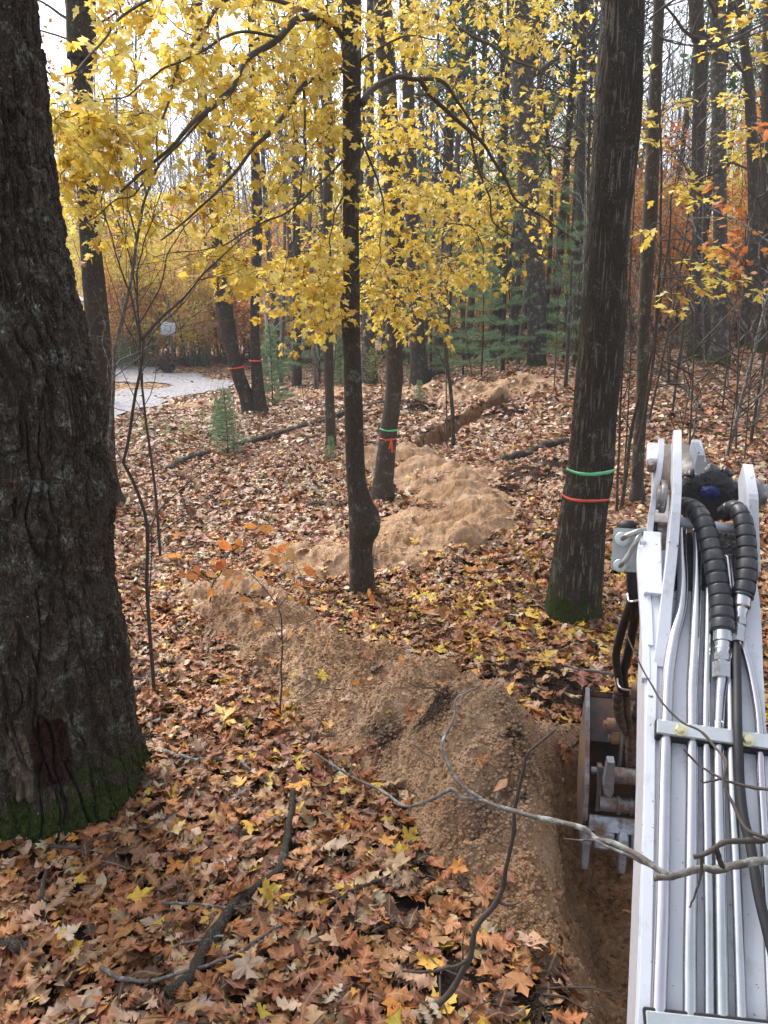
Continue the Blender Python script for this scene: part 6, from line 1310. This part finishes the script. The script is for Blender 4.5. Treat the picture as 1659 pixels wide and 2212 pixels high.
ground_log('lichen crusted grey twig curving under the dark rotting branch', [(222, 2120), (280, 2148), (350, 2147), (425, 2123), (500, 2098), (560, 2058), (612, 2026)], .0085, .004, 'twig_grey', 'branch', seed=22, lift=2.2)
ground_log('short grey stick lying across the top of the dark rotting branch', [(350, 1976), (420, 1980), (500, 1988), (545, 1980)], .006, .003, 'twig_grey', 'stick', seed=23, lift=3)
ground_log('straight thin stick below the short grey one', [(345, 2098), (400, 2068), (485, 2050)], .006, .003, 'twig_grey', 'stick', seed=24, lift=3)
ground_log('stout broken branch end poking in at the left frame edge', [(-40, 2070), (20, 2072), (78, 2082)], .026, .020, 'bark_dark', 'branch', seed=25)
ground_log('pale stick in the litter right of the oak foot', [(355, 1640), (415, 1658), (500, 1658), (545, 1684)], .012, .007, 'twig_grey', 'stick', seed=26)
ground_log('crooked dark stick beside the nearest sand edge', [(716, 2012), (745, 1965), (770, 1948), (824, 1930)], .010, .006, 'bark_dark', 'stick', seed=27, lift=2)
ground_log('long thin twig lying along the mossy foot of the oak', [(107, 1852), (175, 1855), (215, 1835), (325, 1808), (382, 1776)], .007, .003, 'twig', 'stick', seed=28, lift=2)
ground_log('short dark stick below the mossy foot of the oak', [(92, 1970), (98, 1930), (104, 1905)], .009, .006, 'twig', 'stick', seed=29, lift=2)
ground_log('long dark root like branch below the big ribboned tree', [(1040, 1352), (1110, 1366), (1180, 1386), (1230, 1392), (1300, 1406)], .012, .020, 'bark_dark', 'branch', seed=30, subs=(([(1110, 1366), (1130, 1352), (1150, 1350)], .006, .003),))
ground_log('grey forked branch on the dark topsoil behind the bucket', [(1100, 1432), (1135, 1420), (1180, 1417), (1225, 1420)], .009, .004, 'twig_grey', 'branch', seed=31, lift=3)
ground_log('bare grey branch pointing from the topsoil towards the bucket', [(1215, 1492), (1255, 1494), (1290, 1490), (1330, 1486)], .008, .010, 'twig_grey', 'branch', seed=32, lift=6)
ground_log('charred looking thick log on the slope left of the big ribboned tree', [(1085, 1000), (1130, 990), (1180, 972), (1225, 962)], .062, .055, 'bark_dark', 'log', 'fallen_log', seed=33)
ground_log('dark log lying in the leaves left of the slim grey tree, nearer end', [(362, 1022), (400, 1002), (452, 986)], .055, .045, 'bark_dark', 'log', 'fallen_log', seed=34)
ground_log('long dark log running behind the slim grey tree towards the burl maple', [(505, 972), (560, 958), (610, 940), (690, 917), (760, 893), (832, 874)], .05, .06, 'bark_dark', 'log', 'fallen_log', seed=35)
ground_log('thin log just left of the burl maple trunk', [(662, 1100), (700, 1097), (748, 1099)], .032, .036, 'bark_grey', 'log', 'fallen_log', seed=36)
ground_log('grey curved branch above the thin log left of the burl maple', [(664, 1010), (668, 1050), (690, 1068), (708, 1078)], .016, .022, 'twig_grey', 'branch', seed=37)
ground_log('short grey log peeking out left of the big ribboned tree', [(1155, 1160), (1180, 1166), (1215, 1172)], .035, .03, 'bark_grey', 'log', 'fallen_log', seed=38)
ground_log('forked dead branch lying up the slope behind the slim tan trunk', [(1414, 806), (1440, 826), (1478, 850), (1510, 892)], .03, .03, 'bark_dark', 'branch', seed=39, subs=(([(1478, 850, .1), (1472, 835, .35), (1468, 820, .6)], .018, .008),), lift=3)
ground_log('pair of short dark sticks in the leaves left of the forked saplings', [(425, 1118), (460, 1112), (498, 1112)], .02, .02, 'twig', 'stick', seed=40)
# fine twigs and roots through the litter
mb = MB(); rs5 = np.random.default_rng(12)
for q in range(420):
    r_ = 1.7+9*rs5.random()**1.5; a = rad(38)*(2*rs5.random()-1); x_, y_ = r_*math.sin(a), r_*math.cos(a); g = float(top(x_, y_))
    if trench(x_, y_) > .02: continue
    an = rs5.random()*6.28; l = .06+.22*rs5.random(); p0 = np.array([x_, y_, g+.025]); p1 = p0+[l*math.cos(an), l*math.sin(an), .01+.03*rs5.random()]; tube(mb, wiggle(p0, p1, 6, .12, q), np.linspace(.0028, .0012, 6)*(1+rs5.random()), 5, True, moss=0)
tag(mb.build('twig_litter', M['twig']), kind='stuff')
mb = MB()
for q in range(230):
    near = q < 120
    if near: x_, y_ = .62+.85*rs5.random(), 1.6+2.2*rs5.random()
    else:
        k = rs5.integers(0, 3); f = rs5.random(); p = np.array(TR_FAR[k])*(1-f)+np.array(TR_FAR[k+1])*f; x_, y_ = p+rs5.normal(0, .28, 2)
    t_ = trench(x_, y_)
    if t_ < .08 or t_ > .5: continue
    p0 = np.array([x_, y_, float(ground(x_, y_))+.005]); d = rs5.normal(0, 1, 3); d[2] = -.2; d /= np.linalg.norm(d); tube(mb, wiggle(p0, p0+d*(.06+.16*rs5.random()), 7, .2, q), np.linspace(.003, .0008, 7)*(1 if near else 2), 4, True, moss=0)
tag(mb.build('torn_roots', M['twig']), kind='stuff')
# ================================================================ labels that still coincide: tell them apart from left to right
by = {}
for o in C.objects:
    if o.parent is None and o.get('label') and o.get('category'): by.setdefault(o['label'], []).append(o)
for lb, L in by.items():
    if len(L) < 2: continue
    L.sort(key=lambda o: o.location.x/max(o.location.y, 1)); n = len(L)
    W_ = {2: ['left', 'right'], 3: ['left', 'middle', 'right']}.get(n, ['leftmost']+['%s from left' % q for q in ('second', 'third', 'fourth', 'fifth', 'sixth', 'seventh')][:n-2]+['rightmost'])
    for o, q in zip(L, W_):
        t_ = q+' '+lb
        if len(t_.split()) > 16: t_ = t_.replace(' in the ', ' in ').replace('bare ', '').replace('just ', '').replace(' tree', '', 1) if False else t_.replace(' in the ', ' in ').replace('bare ', '').replace('just ', '')
        o['label'] = ' '.join(t_.split()[:16])
for o in C.objects:
    if o.parent is None and o.get('label') and len(o['label'].split()) > 16: o['label'] = ' '.join(o['label'].replace('bare ', '').split()[:16])
# ================================================================ haze
if True:
    mb = MB(); zlo = -4.0; box(mb, [0, 150, 40+zlo/2], 420, 560, 42-zlo/2+0, None, 0); hzv = bpy.data.materials.new('haze'); hzv.use_nodes = True; nt = hzv.node_tree; nt.nodes.clear()
    pv = nt.nodes.new('ShaderNodeVolumePrincipled'); pv.inputs['Color'].default_value = (.88, .92, 1.0, 1); pv.inputs['Density'].default_value = .0010; pv.inputs['Anisotropy'].default_value = .2
    ou = nt.nodes.new('ShaderNodeOutputMaterial'); nt.links.new(pv.outputs[0], ou.inputs['Volume']); o = mb.build('haze', hzv, smooth=False); tag(o, kind='stuff')
